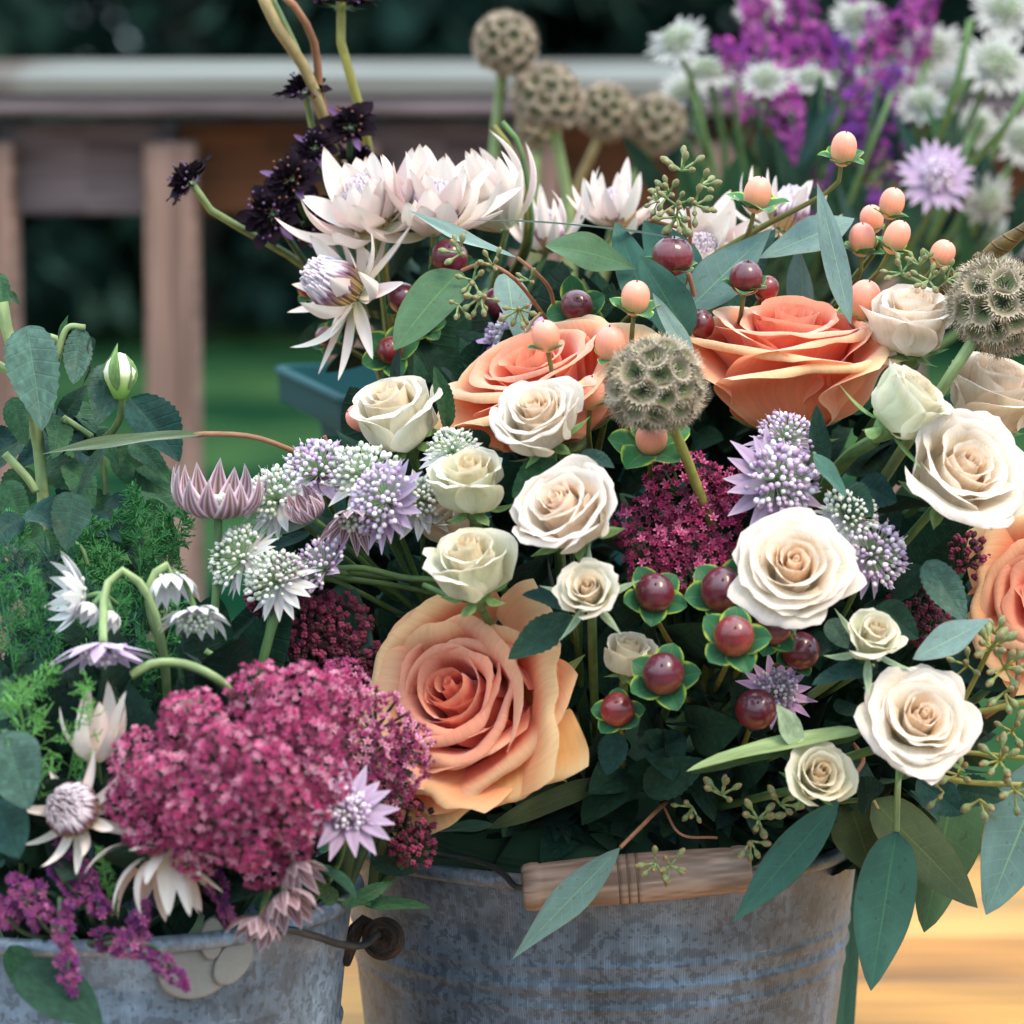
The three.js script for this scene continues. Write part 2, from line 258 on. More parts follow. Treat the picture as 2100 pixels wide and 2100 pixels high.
{ // wooden railing behind, weathered
  const k = (FOCUS + 1.25) / FOCUS / PXM, rail = at(1050, 180, -1.25), r = thing('wooden_railing', 'weathered grey wooden balustrade behind the flowers', 'railing', V(rail.x, DECK, rail.z));
  const wt = (a, b, s) => mat('railing_wood_' + s, 0xffffff, 0.85, { map: rep(woodTex(a, b, s, 0.15), 1.2, 1.2) });
  const cap = mat('railing_cap', 0xffffff, 1, { map: weatherTex, specularIntensity: 0.2 }), post = wt([0.33, 0.26, 0.24], [0.55, 0.46, 0.44], 12), grey = wt([0.31, 0.28, 0.31], [0.52, 0.48, 0.52], 13), brown = wt([0.26, 0.16, 0.10], [0.45, 0.29, 0.18], 14);
  const turned = (post.map.rotation = PI / 2), yAt = (py) => at(1050, py, -1.25).y, top = yAt(122), H = (a, b) => (b - a) * k;
  // cap board: sloped front shoulder
  const s = new THREE.Shape(); const h = H(122, 192), dpt = 0.09;
  s.moveTo(0, 0); s.lineTo(dpt, 0); s.lineTo(dpt, h * 0.40); s.quadraticCurveTo(dpt, h * 0.46, dpt - 0.006, h * 0.5); s.lineTo(dpt - 0.03, h * 0.76); s.lineTo(dpt - 0.033, h); s.lineTo(0, h); s.closePath();
  const cg = new THREE.ExtrudeGeometry(s, { depth: 5, bevelEnabled: false }); cg.rotateY(-PI / 2); cg.translate(2.5, 0, -dpt / 2);
  const uvs = cg.attributes.uv, ps = cg.attributes.position; for (let i = 0; i < uvs.count; i++) uvs.setXY(i, ps.getX(i), ps.getY(i) + ps.getZ(i));
  part(r, 'top_rail', cg, cap).position.set(0, yAt(192) - DECK, 0);
  part(r, 'fascia_board', box(5, H(193, 236), 0.07, 0.004), grey).position.set(0, yAt(214.5) - DECK, 0.006);
  for (let i = -3; i < 9; i++) { // balusters
    const px = -22 + 373 * i, bx = (px - 1050) * k, hh = yAt(236) - DECK - 0.02, b = part(r, 'baluster', box(H(0, 106), hh, 0.045, 0.003), post); b.position.set(bx, hh / 2, 0.0);
    const w = H(0, 373) - 0.004, m = part(r, 'rail_board', box(w, H(252, 442), 0.026, 0.003), i % 2 === 0 && i < 3 ? grey : brown); m.position.set(bx + H(0, 186), yAt(347) - DECK, -0.037 - 0.001 * ((i + 9) % 2));
  }
  const low = part(r, 'bottom_rail', box(5, 0.06, 0.03, 0.003), grey); low.position.set(0, 0.1, -0.039);
}
{ // hedge and trees at the far side of the lawn
  const rg = rng(77), leaf = grid(2, 3, (u, v) => { const w = Math.sin(PI * v) * 0.32; return [(u - 0.5) * 2 * w, v, 0.12 * Math.sin(PI * v)]; });
  const hm = mat('hedge_leaf', [0.026, 0.062, 0.052], 1, { specularIntensity: 0.2 }), trunkM = mat('hedge_trunk', [0.05, 0.045, 0.04], 0.9, { map: stemTex });
  const labels = ['tall dark hedge tree beyond the lawn, behind the grey balusters', 'broad dark hedge tree beyond the lawn, behind the round seed pods', 'dense dark hedge tree beyond the lawn, behind the purple sprays', 'dark hedge tree beyond the lawn, at the end behind the rose foliage', 'dark hedge tree beyond the lawn, behind the bare top rail end', ...['grey balusters', 'dark scabious', 'seed pods', 'purple sprays'].map((w) => 'dark tree in the second row beyond the hedge, behind the ' + w)];
  [-1.6, 0.6, 2.8, -3.8, 5.0, -2.7, -0.5, 1.7, 3.9].forEach((x, i) => {
    const t = thing('hedge_tree', labels[i], 'tree', V(x, LAWN, (i < 5 ? -16.5 : -19.5) - 0.3 * (i % 2)), 'dark trees beyond the lawn');
    part(t, 'trunk', lathe([[0.16, 0], [0.12, 1.5], [0.05, 4.5]], 10), trunkM);
    const list = []; for (let k = 0; k < 5200; k++) {
      const a = rg() * PI * 2, y = 0.02 + rg() * 6.5, r = (1.6 - 0.06 * y) * Math.sqrt(0.25 + 0.75 * rg()) * (0.85 + 0.3 * vnoise(a * 3, y * 2)), d = V(Math.cos(a), 0.3 + rg() - 0.5, Math.sin(a)).normalize();
      list.push({ p: V(Math.cos(a) * r, y, Math.sin(a) * r), q: face(d, rg() * 6), s: 0.2 + 0.18 * rg() });
    }
    inst(t, 'crown', leaf, hm, list);
  });
}
// ---------- flower builders ----------
const C = { // petal pigments
  peach: { base: rgb('#f0a04c'), in: rgb('#f4644a'), body: rgb('#f97f60'), edge: rgb('#ffc9aa'), outer: rgb('#f9976c'), outerEdge: rgb('#fcdcaa'), gold: rgb('#e6b25c') },
  cream: { base: rgb('#dfe3a8'), in: rgb('#ffe0ba'), body: rgb('#fdf1df'), edge: rgb('#faf0ea'), outer: rgb('#f2eadb'), outerEdge: rgb('#f7ecec') },
  bud: { base: rgb('#c3d28a'), in: rgb('#efd6a8'), body: rgb('#efead2'), edge: rgb('#f2e6d4'), outer: rgb('#e6e8c9'), outerEdge: rgb('#f2ecdf') },
};
// one petal in the rose's own axes (opening along +y); t 0 innermost .. 1 outermost
function petalGeo(o) {
  const { R, t, phi, rg, pal } = o, open = o.open, seed = rg() * 100;
  const ra = R * lerp(o.core ?? 0.07, o.cup ?? 0.52, Math.pow(t, 0.85)), hA = R * lerp(0.38, 0.20, t) * (o.deep ?? 1), Lb = R * lerp(o.hi ?? 0.58, o.lo ?? 0.72, t) * (0.94 + 0.12 * rg());
  const thm = rad(lerp(-7, open, Math.pow(t, o.pw ?? 1.6)) + (rg() - 0.5) * 14 * (0.4 + t) + (o.asym ? o.asym[1] * t * Math.cos(phi - o.asym[0]) : 0)), the = thm + rad(lerp(6, o.curl ?? 85, Math.pow(t, 1.3)) * (0.75 + 0.5 * rg()));
  const lip = rad(o.lip ?? 60) * sm((t - 0.12) / 0.35) * (0.15 + 1.2 * rg()), prof = [], nP = 64; let r = 0, y = 0;
  for (let i = 0; i <= nP; i++) {
    const v = i / nP;
    if (v <= 0.36) { const a = v / 0.36 * PI / 2; r = 0.02 * R + (ra - 0.02 * R) * Math.sin(a); y = hA * (1 - Math.cos(a)); }
    else { const w = (v - 0.36) / 0.64, th = thm * sm(w / 0.5) + (the - thm) * Math.pow(Math.max(0, (w - 0.50) / 0.50), 1.9) + lip * Math.max(0, (w - 0.80) / 0.20), ds = Lb / (nP * 0.64); r += Math.sin(th) * ds; y += Math.cos(th) * ds; }
    prof.push([Math.max(r, 0.012 * R), y]);
  }
  const pr = (v) => { const f = clamp(v, 0, 1) * nP, i = Math.min(nP - 1, Math.floor(f)), k = f - i; return [lerp(prof[i][0], prof[i + 1][0], k), lerp(prof[i][1], prof[i + 1][1], k)]; };
  const half = Math.min(ra * PI * (o.wrap ?? 0.85), R * (o.wide ?? 0.60)), flat = lerp(1, o.flat ?? 1.7, t), tipR = o.tip ?? 0.16, sideRoll = (o.roll ?? 0.22) * Math.pow(t, 1.4) * (0.5 + rg()), spiral = 0.035 * R * (1 - 0.4 * t), pinch = o.pinch ?? 0.3, skew = (rg() - 0.5) * 0.25;
  const cp = Math.cos(phi), sp = Math.sin(phi), nick = rg() * 2 - 1;
  return grid(o.nu ?? 20, o.nv ?? 22, (uu, vv) => {
    const u = uu * 2 - 1, v = (1 - Math.pow(1 - vv, 1.45)) * (1 - tipR * Math.pow(Math.abs(u), 2.4) - 0.03 * Math.exp(-Math.pow((u - nick) * 7, 2))), [pr_, py_] = pr(v), g = lerp(0.32, 1, sm(v / 0.55)) * (1 - 0.14 * sm((v - 0.75) / 0.25));
    const s = (u + skew * v * (1 - u * u)) * half * g, rho = Math.max(pr_ * flat, 0.02 * R), a = s / rho;
    let x = pr_ - rho + rho * Math.cos(a), z = rho * Math.sin(a), yy = py_;
    const wob = R * (0.10 + 0.05 * t) * (fbm(u * 2.2 + seed, v * 2.5 + seed, 2) - 0.5) * sm(v * 1.4) + R * 0.10 * (0.3 + t) * (vnoise(u * 3.6 + seed * 2, v * 2.4) - 0.5) * v * v * v;
    const out = sideRoll * R * Math.pow(Math.abs(u), 3) * v + wob + spiral * u; // edges roll outwards
    x += out * Math.cos(a); z += out * Math.sin(a); yy -= sideRoll * R * 0.35 * Math.pow(Math.abs(u), 3) * v * v; yy += R * pinch * 0.12 * t * v * v * (1 - u * u);
    const e = clamp(sm((v - 0.72) / 0.22) * 0.9 + Math.pow(Math.abs(u), 6) * 0.45, 0, 1), tt = sm((t - 0.45) / 0.5);
    let c = mixc(mixc(pal.in, pal.body, sm(t * 1.6)), pal.outer, tt); if (pal.gold && o.gold) c = mixc(c, pal.gold, o.gold * sm((t - 0.72) / 0.25) * sm(0.3 + 0.8 * Math.cos(phi - o.asym[0]))); c = mixc(pal.base, c, sm((v + 0.05) / 0.42)); c = mixc(c, mixc(pal.edge, pal.outerEdge, tt), e * (0.5 + 0.5 * t));
    const m = 0.90 + 0.20 * fbm(u * 3 + seed, v * 4 + seed, 3), br = sm((fbm(u * 9 + seed * 3, v * 9, 3) - 0.62 + 0.10 * sm((v - 0.8) / 0.2)) / 0.06) * (o.worn ?? 0.16); c = mixc(c, mixc(c, [0.42, 0.26, 0.10], 0.55), br); // blotchy pigment, browned spots
    return [x * cp + z * sp, yy, -x * sp + z * cp, c[0] * m, c[1] * m, c[2] * m];
  }, true);
}
function lerpPal(a, b, k) { const o = {}; for (const n in a) if (b[n]) o[n] = mixc(a[n], b[n], k); return o; }
const keepOut = []; // where packed leaves may not grow
// rose head: c visual centre (px, py, dz), r radius in photo pixels, d the way it opens (right, up, towards the viewer)
function rose(label, o) {
  const d = dir(o.d), R = o.r * mpp(o.c[2]), base = P(o.c).addScaledVector(d, -R * (o.sink ?? 0.62)), rg = rng(o.seed || 1);
  keepOut.push([P(o.c), R]); const g = thing(o.name || 'rose', label, 'rose', base, o.group, face(d, o.rollA || 0)), N = o.n || 20, pal = o.pal || C.cream;
  for (let i = 0; i < N; i++) { const t = i / (N - 1); if (o.skip && o.skip(i, t)) continue; part(g, 'petal', petalGeo({ ...o.p, R, t, phi: i * 2.39996 + (rg() - 0.5) * 0.25, rg, pal, open: o.open ?? 45 }), petalM); }
  const green = o.green || C_GREEN; // calyx, sepals
  part(g, 'calyx', lathe([[0.001, -0.34 * R], [0.06 * R, -0.32 * R], [0.14 * R, -0.2 * R], [0.2 * R, -0.06 * R], [0.22 * R, 0.03 * R], [0.1 * R, 0.05 * R]], 14), green);
  for (let i = 0; i < 5; i++) {
    const a = i * PI * 0.4 + (o.sepA ?? 0.3), sd = o.sepal ?? 0.6, r0 = V(Math.cos(a), 0, Math.sin(a)), A = r0.clone().multiplyScalar(0.16 * R), B = r0.clone().multiplyScalar(R * sd * (0.8 + 0.3 * rg())).add(V(0, R * (o.sepUp ?? 0.05) * (0.6 + rg()), 0));
    part(g, 'sepal', leafGeo(A, B, R * 0.22, { n: V(0, -1, 0).addScaledVector(r0, 0.4), bend: 0.18 * (rg() - 0.2), shape: 'bract', fold: 0.35, nv: 8, nu: 4, twist: rg() - 0.5 }), green);
  }
  if (o.stem) { const s0 = base.clone().addScaledVector(d, -0.3 * R); partW(g, 'stem', tube([s0, ...o.stem.map(P)], (o.stemR ?? 9) * mpp(), 14, 8), o.stemM || stemGreen); }
  for (const l of o.leaves || []) leaf(g, l);
  return g;
}
const C_GREEN = mat('sepal_green', [0.24, 0.42, 0.14], 0.95, { map: stemTex, transmission: 0.15 }), C_GREENPALE = mat('sepal_pale', [0.42, 0.56, 0.36], 0.95, { map: stemTex, transmission: 0.15 });
// leaf entry: [A, B, width px, material, options]
function leaf(parent, [A, B, w, m, o = {}], name = 'leaf') {
  const a = P(A), b = P(B), dz = ((A[2] || 0) + (B[2] || 0)) / 2;
  return partW(parent, name, leafGeo(a, b, w * mpp(dz), { wave: 0.12, ph: A[0] * 0.7 + A[1], nu: 8, twist: 0.45 * Math.sin(A[0] * 1.3 + A[1]), ...o }), m);
}
const tubeP = (parent, name, pts, rpx, m, seg = 14, rad = 7) => partW(parent, name, tube(pts, typeof rpx === 'function' ? (t) => rpx(t) * mpp() : rpx * mpp(), seg, rad), m);

// hypericum berry with bracts; thing > berry > bract
const berryGeos = {};
function berryGeo(kind) {
  if (berryGeos[kind]) return berryGeos[kind];
  const dark = kind === 'dark', egg = kind === 'egg', red = kind === 'red', pts = [], cols = [], n = 16;
  const [c0, c1, c2] = dark ? ['#9a2422', '#851c28', '#661838'] : red ? ['#a82c26', '#ac262a', '#86202e'] : ['#e3c98e', '#ee9a7a', '#ef9284'];
  for (let i = 0; i <= n; i++) { const a = i / n * PI, k = egg ? 1 : 1.02; let r = Math.pow(Math.sin(a), 0.92) * (egg ? 0.80 + 0.06 * Math.cos(a) * -1 : 0.97), y = -Math.cos(a) * (egg ? 1.02 : 0.98); if (i === n) { y -= 0.06; r = 0.001; } if (i === 0) r = 0.001; if (i === n - 1) y -= 0.0; pts.push([r, y * k]); const v = i / n; cols.push(mixc(mixc(rgb(c0), rgb(c1), sm(v * 2.2)), rgb(c2), sm((v - 0.4) * 1.8)).map((x) => x * 1.15)); }
  pts.push([0.05, 0.99], [0.03, 1.08], [0.001, 1.1]); for (let i = 0; i < 3; i++) cols.push(rgb('#2a1512'));
  const g = lathe(pts, 28, cols), p = g.attributes.position; // faint lobes
  for (let i = 0; i < p.count; i++) { const x = p.getX(i), z = p.getZ(i), a = Math.atan2(z, x), k = 1 - (egg ? 0.025 : 0.035) * Math.pow(Math.abs(Math.cos(a * 1.5)), 10) * (0.5 + 0.5 * p.getY(i)); p.setX(i, x * k); p.setZ(i, z * k); }
  g.computeVertexNormals(); return (berryGeos[kind] = g);
}
const bractGeos = [0, 1, 2].map((i) => leafGeo(V(0.12, 0, 0), V(1.25, 0.35 + 0.2 * i, 0), 1.05, { n: V(-0.3, 1, 0), bend: 0.12 - 0.08 * i, fold: 0.25, shape: 'oval', nv: 10, wave: 0.06 }));
function sprig(label, list, o = {}) { // list: [px, py, dz, r, dir, kind, bractScale]
  const root = P(o.root || [list[0][0], list[0][1] + 150, list[0][2] - 0.03]), g = thing('hypericum_sprig', label, 'berry sprig', root, o.group || 'hypericum sprigs in the big bouquet'), rg = rng(list[0][0] | 0);
  for (const [px, py, dz, r, d, kind = 'dark', bs = 1, nb = 5] of list) {
    const R = r * mpp(dz), q = face(dir(d), rg() * 6), pos = P([px, py, dz]), m = kind === 'egg' ? berryPale : berryM;
    const b = part(g, 'berry', berryGeo(kind), m); b.position.copy(pos).sub(root); b.quaternion.copy(q); b.scale.set(R * (0.93 + 0.12 * rg()), R * (0.94 + 0.14 * rg()), R * (0.93 + 0.12 * rg()));
    for (let i = 0; i < nb; i++) { const l = part(b, 'bract', bractGeos[i % 3], kind === 'egg' ? bractLight : bractM); l.position.y = -0.96; l.rotation.y = i * 2 * PI / nb + rg() * 0.5; l.scale.set(bs * 1.15, bs * (0.8 + 0.6 * rg()), bs * 1.2); }
    const s0 = pos.clone().addScaledVector(dir(d), -R * 0.95), mid = s0.clone().addScaledVector(dir(d), -R * 1.1);
    partW(g, 'stalk', tube([s0, mid, root.clone().lerp(mid, 0.35), root], (t) => lerp(0.0009, 0.0017, t), 10, 6), o.stemM || stemOlive);
  }
  for (const l of o.leaves || []) leaf(g, l);
  return g;
}
// scabious seed pod: papery cups round a ball
const cupGeo = (() => {
  const seg = 18, prof = [[0.02, 0.30, '#4c543a'], [0.16, 0.24, '#525c40'], [0.30, 0.28, '#5c6e48'], [0.52, 0.44, '#7d8a5a'], [0.74, 0.72, '#958874'], [0.92, 0.95, '#b5a590'], [1.05, 1.02, '#cbbcaa']];
  const g = grid(seg * 2, prof.length - 1, (u, v) => { const i = Math.round(v * (prof.length - 1)), a = u * PI * 2, saw = i > 3 ? (Math.round(u * seg * 2) % 2 ? 1 : 0.84 + 0.04 * (6 - i)) : 1, c = rgb(prof[i][2]), k = i > 2 ? 0.75 + 0.25 * (Math.round(u * seg * 2) % 2) : 1; return [Math.cos(a) * prof[i][0] * saw, prof[i][1] * (i > 4 ? saw : 1), Math.sin(a) * prof[i][0] * saw, c[0] * k, c[1] * k, c[2] * k]; }, true);
  const parts = [g]; for (let i = 0; i < 5; i++) { const a = i * PI * 0.4, t = plain(leafGeo(V(0, 0.3, 0), V(Math.cos(a) * 0.42, 0.62, Math.sin(a) * 0.42), 0.09, { n: V(0, 1, 0), shape: 'lance', nv: 3, nu: 2 }), rgb('#12101f')); parts.push(t); }
  const rg = rng(5); for (let i = 0; i < 44; i++) { const a = i / 44 * PI * 2, k = 0.25 + 0.3 * rg(), d = V(Math.cos(a), 0.5, Math.sin(a)); parts.push(plain(leafGeo(V(Math.cos(a) * 0.95, 0.93, Math.sin(a) * 0.95), V(Math.cos(a) * 0.95, 0.93, Math.sin(a) * 0.95).addScaledVector(d, k), 0.05, { n: V(0, 1, 0), shape: 'lance', nv: 2, nu: 1 }), rgb(i % 3 ? '#a8967f' : '#d9cbbb'))); }
  return merge(parts);
})();
function pod(label, c, r, d, stem, o = {}) {
  const R = r * (o.group ? 0.92 : 1) * mpp(c[2]), pos = P(c), g = thing('scabious_seed_pod', label, 'seed pod', pos, o.group, face(dir(d))), n = o.n || 46;
  part(g, 'core', new THREE.IcosahedronGeometry(R * 0.72, 3), mat('pod_core' + (o.id || ''), [0.13, 0.14, 0.06], 0.9));
  for (let i = 0; i < n; i++) { const y = 1 - (i + 0.5) / n * 1.9, a = i * 2.39996, rr = Math.sqrt(Math.max(0, 1 - y * y)), nrm = V(Math.cos(a) * rr, y, Math.sin(a) * rr), m = part(g, 'seed_cup', cupGeo, o.group ? podTan : podM); m.position.copy(nrm).multiplyScalar(R * 0.66); m.quaternion.copy(face(nrm, i)); m.scale.set(R * 0.32 * (0.8 + 0.4 * hash(i, r | 0)), R * 0.32 * (0.7 + 0.5 * hash(i, 7)), R * 0.32 * (0.8 + 0.4 * hash(i, 9))); }
  if (stem) partW(g, 'stem', tube([pos.clone().addScaledVector(dir(d), -R * 0.6), ...stem.map(P)], (o.sr ?? 10) * mpp(c[2]), 12, 8), o.sm || stemPale);
  return g;
}
const podTan = mat('seed_cup_tan', [0.95, 0.92, 0.95], 0.95, { vertexColors: true, transmission: 0.2 });
const podM = mat('seed_cup', 0xffffff, 0.95, { vertexColors: true, transmission: 0.2 });
// masterwort head: pointed bracts under a dome of tiny florets
function astrantia(label, c, r, d, o = {}) {
  const R = r * (o.kind === 'pink' ? 1 : o.kind === 'back' ? 0.88 : 1) * mpp(c[2]), pos = P(c), rg = rng((c[0] * 7 + c[1]) | 0), g = thing('astrantia', label, 'flower', pos, o.group, face(dir(d), rg() * 6));
  const nb = o.nb ?? 16, k = { lilac: ['#a58cae', '#b9a2c2', '#7b2f6e'], white: ['#b8c4b0', '#dcd5dd', '#c4afc6'], back: ['#8f9c8a', '#b0aeb2', '#9c929e'], pink: ['#9c8660', '#c796a8', '#8a5560'], dim: ['#b58fc0', '#c9a5d2', '#7b2f6e'] }[o.kind || 'white'].map(rgb);
  const open = rad(o.open ?? 85), cupped = o.cupped ?? 0.0, blen = o.blen ?? 1;
  for (let i = 0; i < nb; i++) {
    const a = (i + 0.3 * rg()) / nb * PI * 2, th = open + (rg() - 0.5) * 0.25, rr = V(Math.cos(a), 0, Math.sin(a)), up = V(0, 1, 0), D = rr.clone().multiplyScalar(Math.sin(th)).addScaledVector(up, Math.cos(th)), nn = rr.clone().multiplyScalar(-Math.cos(th)).addScaledVector(up, Math.sin(th));
    const L = R * blen * (0.88 + 0.24 * rg()), A = rr.clone().multiplyScalar(R * 0.06);
    part(g, 'bract', leafGeo(A, A.clone().addScaledVector(D, L), R * (o.bw ?? 0.30), { n: nn, bend: -cupped + (rg() - 0.5) * 0.1, fold: 0.2, shape: 'lance', nv: 10, nu: o.kind === 'pink' ? 12 : 6, twist: (rg() - 0.5) * 0.5,
      color: (s, v) => { const st = Math.abs(s); let q = mixc(k[1], k[0], sm((1 - st * 2.2)) * 0.8); if (o.kind === 'pink') q = mixc(mixc(rgb('#cf9dbb'), rgb('#4f4a2a'), clamp(0.95 * sm(1.35 - st * 4.5) + 0.8 * sm(1.3 - Math.abs(st - 0.55) * 6) + 0.1, 0, 1)), rgb('#efe2e6'), sm((st - 0.7) / 0.3) * 0.8 * sm(v * 2)); q = mixc(k[2], q, sm((v - 0.02) / (o.eye ?? 0.18))); return mixc(q, rgb(o.kind === 'white' ? '#9fb48a' : '#e6d9e6'), sm((v - 0.86) / 0.14) * 0.5); } }), softM);
  }
  const nf = Math.round((o.nf ?? 70) * 1.4), dr = R * (o.dome ?? 0.72) * 0.84, stalks = [], balls = [], bc = (o.kind === 'lilac' || o.kind === 'dim') ? ['#c3adc8', '#a68bb0', '#e6dcea'] : o.kind === 'back' ? ['#a4b09a', '#8fa084', '#bebcbc'] : ['#ccd0c6', '#b4bcaa', '#e0dcde'], sc = rgb('#9fb890'), spread = rad(o.spread ?? 78), dim = 1;
  for (let i = 0; i < nf; i++) {
    const f = (i + 0.5) / nf, th = Math.acos(1 - f * (1 - Math.cos(spread))) + (rg() - 0.5) * 0.1, a = i * 2.39996 + (rg() - 0.5) * 0.3, D = V(Math.sin(th) * Math.cos(a), Math.cos(th), Math.sin(th) * Math.sin(a)), L = dr * (0.86 + 0.2 * rg()) * (0.86 + 0.14 * Math.sin(th)), tip = D.clone().multiplyScalar(L);
    stalks.push(plain(tube([V(0, R * 0.03, 0), tip], R * 0.011, 1, 3), sc));
    const b = new THREE.IcosahedronGeometry(R * 0.052 * (0.8 + 0.4 * rg()), 1); b.scale(1, 1.25, 1); b.applyQuaternion(face(D)); b.translate(tip.x, tip.y, tip.z); balls.push(plain(b, rgb(bc[i % 3]).map((x) => x * dim)));
    if (i % 3 === 0) { const w = D.clone().multiplyScalar(L * 1.16).add(V(rg() - 0.5, rg() - 0.5, rg() - 0.5).multiplyScalar(R * 0.08)); stalks.push(plain(tube([tip, w], R * 0.007, 1, 3), rgb(bc[2]))); }
  }
  if (nf) { stuffPart(part(g, 'floret_stalks', merge(stalks), vtxM)); stuffPart(part(g, 'floret_buds', merge(balls), vtxM)); }
  if (o.stem) partW(g, 'stem', tube([pos, ...o.stem.map(P)], (o.sr ?? 6) * mpp(c[2]), o.sseg ?? 16, 7), o.sm || stemGreen);
  return g;
}
// blushing bride: papery pointed bracts round a woolly dome
function bride(label, c, r, d, o = {}) {
  const R = r * mpp(c[2]), pos = P(c), rg = rng((c[0] * 3 + c[1]) | 0), g = thing('blushing_bride', label, 'flower', pos, o.group, face(dir(d), o.turn ?? rg() * 6));
  const wh = rgb('#efe6de'), pk = rgb('#d39aae'), gr = rgb('#d9dcb4'), rings = o.rings || [[5, 14, 0.9, 0.50], [8, 25, 1.1, 0.54], [8, 38, 1.15, 0.52], [6, 54, 1.15, 0.46]];
  for (const [n, ang, len, w] of rings) for (let i = 0; i < n; i++) {
    const a = (i + rg() * 0.5) / n * PI * 2 + ang, th = rad(ang + (rg() - 0.5) * 18), rr = V(Math.cos(a), 0, Math.sin(a)), D = rr.clone().multiplyScalar(Math.sin(th)).addScaledVector(UPY, Math.cos(th)), nn = rr.clone().multiplyScalar(-Math.cos(th)).addScaledVector(UPY, Math.sin(th)), A = rr.clone().multiplyScalar(R * 0.1), pinky = rg();
    part(g, 'bract', leafGeo(A, A.clone().addScaledVector(D, R * len * (0.85 + 0.3 * rg())), R * w, { n: nn, bend: (o.bend ?? -0.13) + (rg() - 0.5) * 0.26, fold: 0.4, shape: 'ovate', nv: 16, nu: 6, twist: (rg() - 0.5) * 0.7,
      color: (s, v) => { let q = mixc(gr, wh, sm(v * 2.2)); q = mixc(q, pk, 0.5 * pinky * (0.4 + 0.6 * Math.abs(s)) * sm(1.4 - Math.abs(v - 0.5) * 2)); return mixc(q, rgb('#b98a76'), sm((v - 0.93) / 0.07) * 0.6); } }), softM);
  }
  if (o.wool ?? true) {
    const hr = [], n = 150, er = R * (o.er ?? 0.34), eh = R * (o.eh ?? 0.72);
    for (let i = 0; i < n; i++) {
      const f = (i + 0.5) / n, a = i * 2.39996, y0 = eh * 0.12, th = Math.sqrt(f) * 1.15, base = V(Math.sin(th) * Math.cos(a) * er * 0.9, y0, Math.sin(th) * Math.sin(a) * er * 0.9), tip = V(Math.cos(a) * er * 0.75 * Math.sin(th * 1.05), eh * (0.55 + 0.45 * Math.cos(th)), Math.sin(a) * er * 0.75 * Math.sin(th * 1.05));
      const mid = base.clone().lerp(tip, 0.5).add(V(Math.cos(a), 0, Math.sin(a)).multiplyScalar(er * 0.28 * th));
      const cv = new THREE.QuadraticBezierCurve3(base, mid, tip);
      const jt = 0.3 * (rg() - 0.5); hr.push(tube([cv.getPoint(0), cv.getPoint(0.5).add(V(rg() - 0.5, rg() - 0.5, rg() - 0.5).multiplyScalar(R * 0.03)), cv.getPoint(1).add(V(rg() - 0.5, rg() - 0.3, rg() - 0.5).multiplyScalar(R * 0.06))], (t) => R * 0.026 * (0.7 + 0.7 * Math.sin(PI * t)), 6, 4, (t) => mixc(mixc(rgb('#9a7d52'), rgb('#6d4560'), sm((t + jt - 0.2) / 0.35)), rgb('#dccfdb'), sm((t + jt - 0.55) / 0.3))));
    }
    stuffPart(part(g, 'woolly_centre', merge(hr), vtxM));
  }
  if (o.stem) partW(g, 'stem', tube([pos, ...o.stem.map(P)], 6 * mpp(c[2]), 12, 7), stemPale);
  return g;
}
// small star floret for stonecrop and statice
const starGeo = (() => {
  const L = []; for (let i = 0; i < 5; i++) { const a = i * PI * 0.4, r = V(Math.cos(a), 0, Math.sin(a)); L.push(leafGeo(r.clone().multiplyScalar(0.08), r.clone().multiplyScalar(0.9).add(V(0, 0.55, 0)), 0.46, { n: V(0, 1, 0), shape: 'lance', nv: 4, nu: 2, fold: 0.4, color: (s, v) => mixc([0.75, 0.55, 0.6], [1.25, 1.2, 1.25], v) }));
    const b = a + 0.6, q = V(Math.cos(b), 0, Math.sin(b)); L.push(plain(new THREE.ConeGeometry(0.16, 0.9, 5, 1).applyQuaternion(face(q.clone().multiplyScalar(0.3).add(UPY).normalize())).translate(q.x * 0.22, 0.5, q.z * 0.22), [0.9, 0.62, 0.7])); }
  return merge(L);
})();
const budGeo = (() => { const L = []; for (let i = 0; i < 4; i++) { const a = i * PI / 2, g = new THREE.IcosahedronGeometry(0.36, 1); g.scale(1, 1.5, 1); g.translate(Math.cos(a) * 0.36, 0.4 + 0.1 * (i % 2), Math.sin(a) * 0.36); L.push(plain(g, [1, 1, 1].map((x) => x * (0.8 + 0.2 * (i % 2))))); } return merge(L); })();
const floretM = mat('floret', 0xffffff, 0.95, { vertexColors: true, transmission: 0.18 });
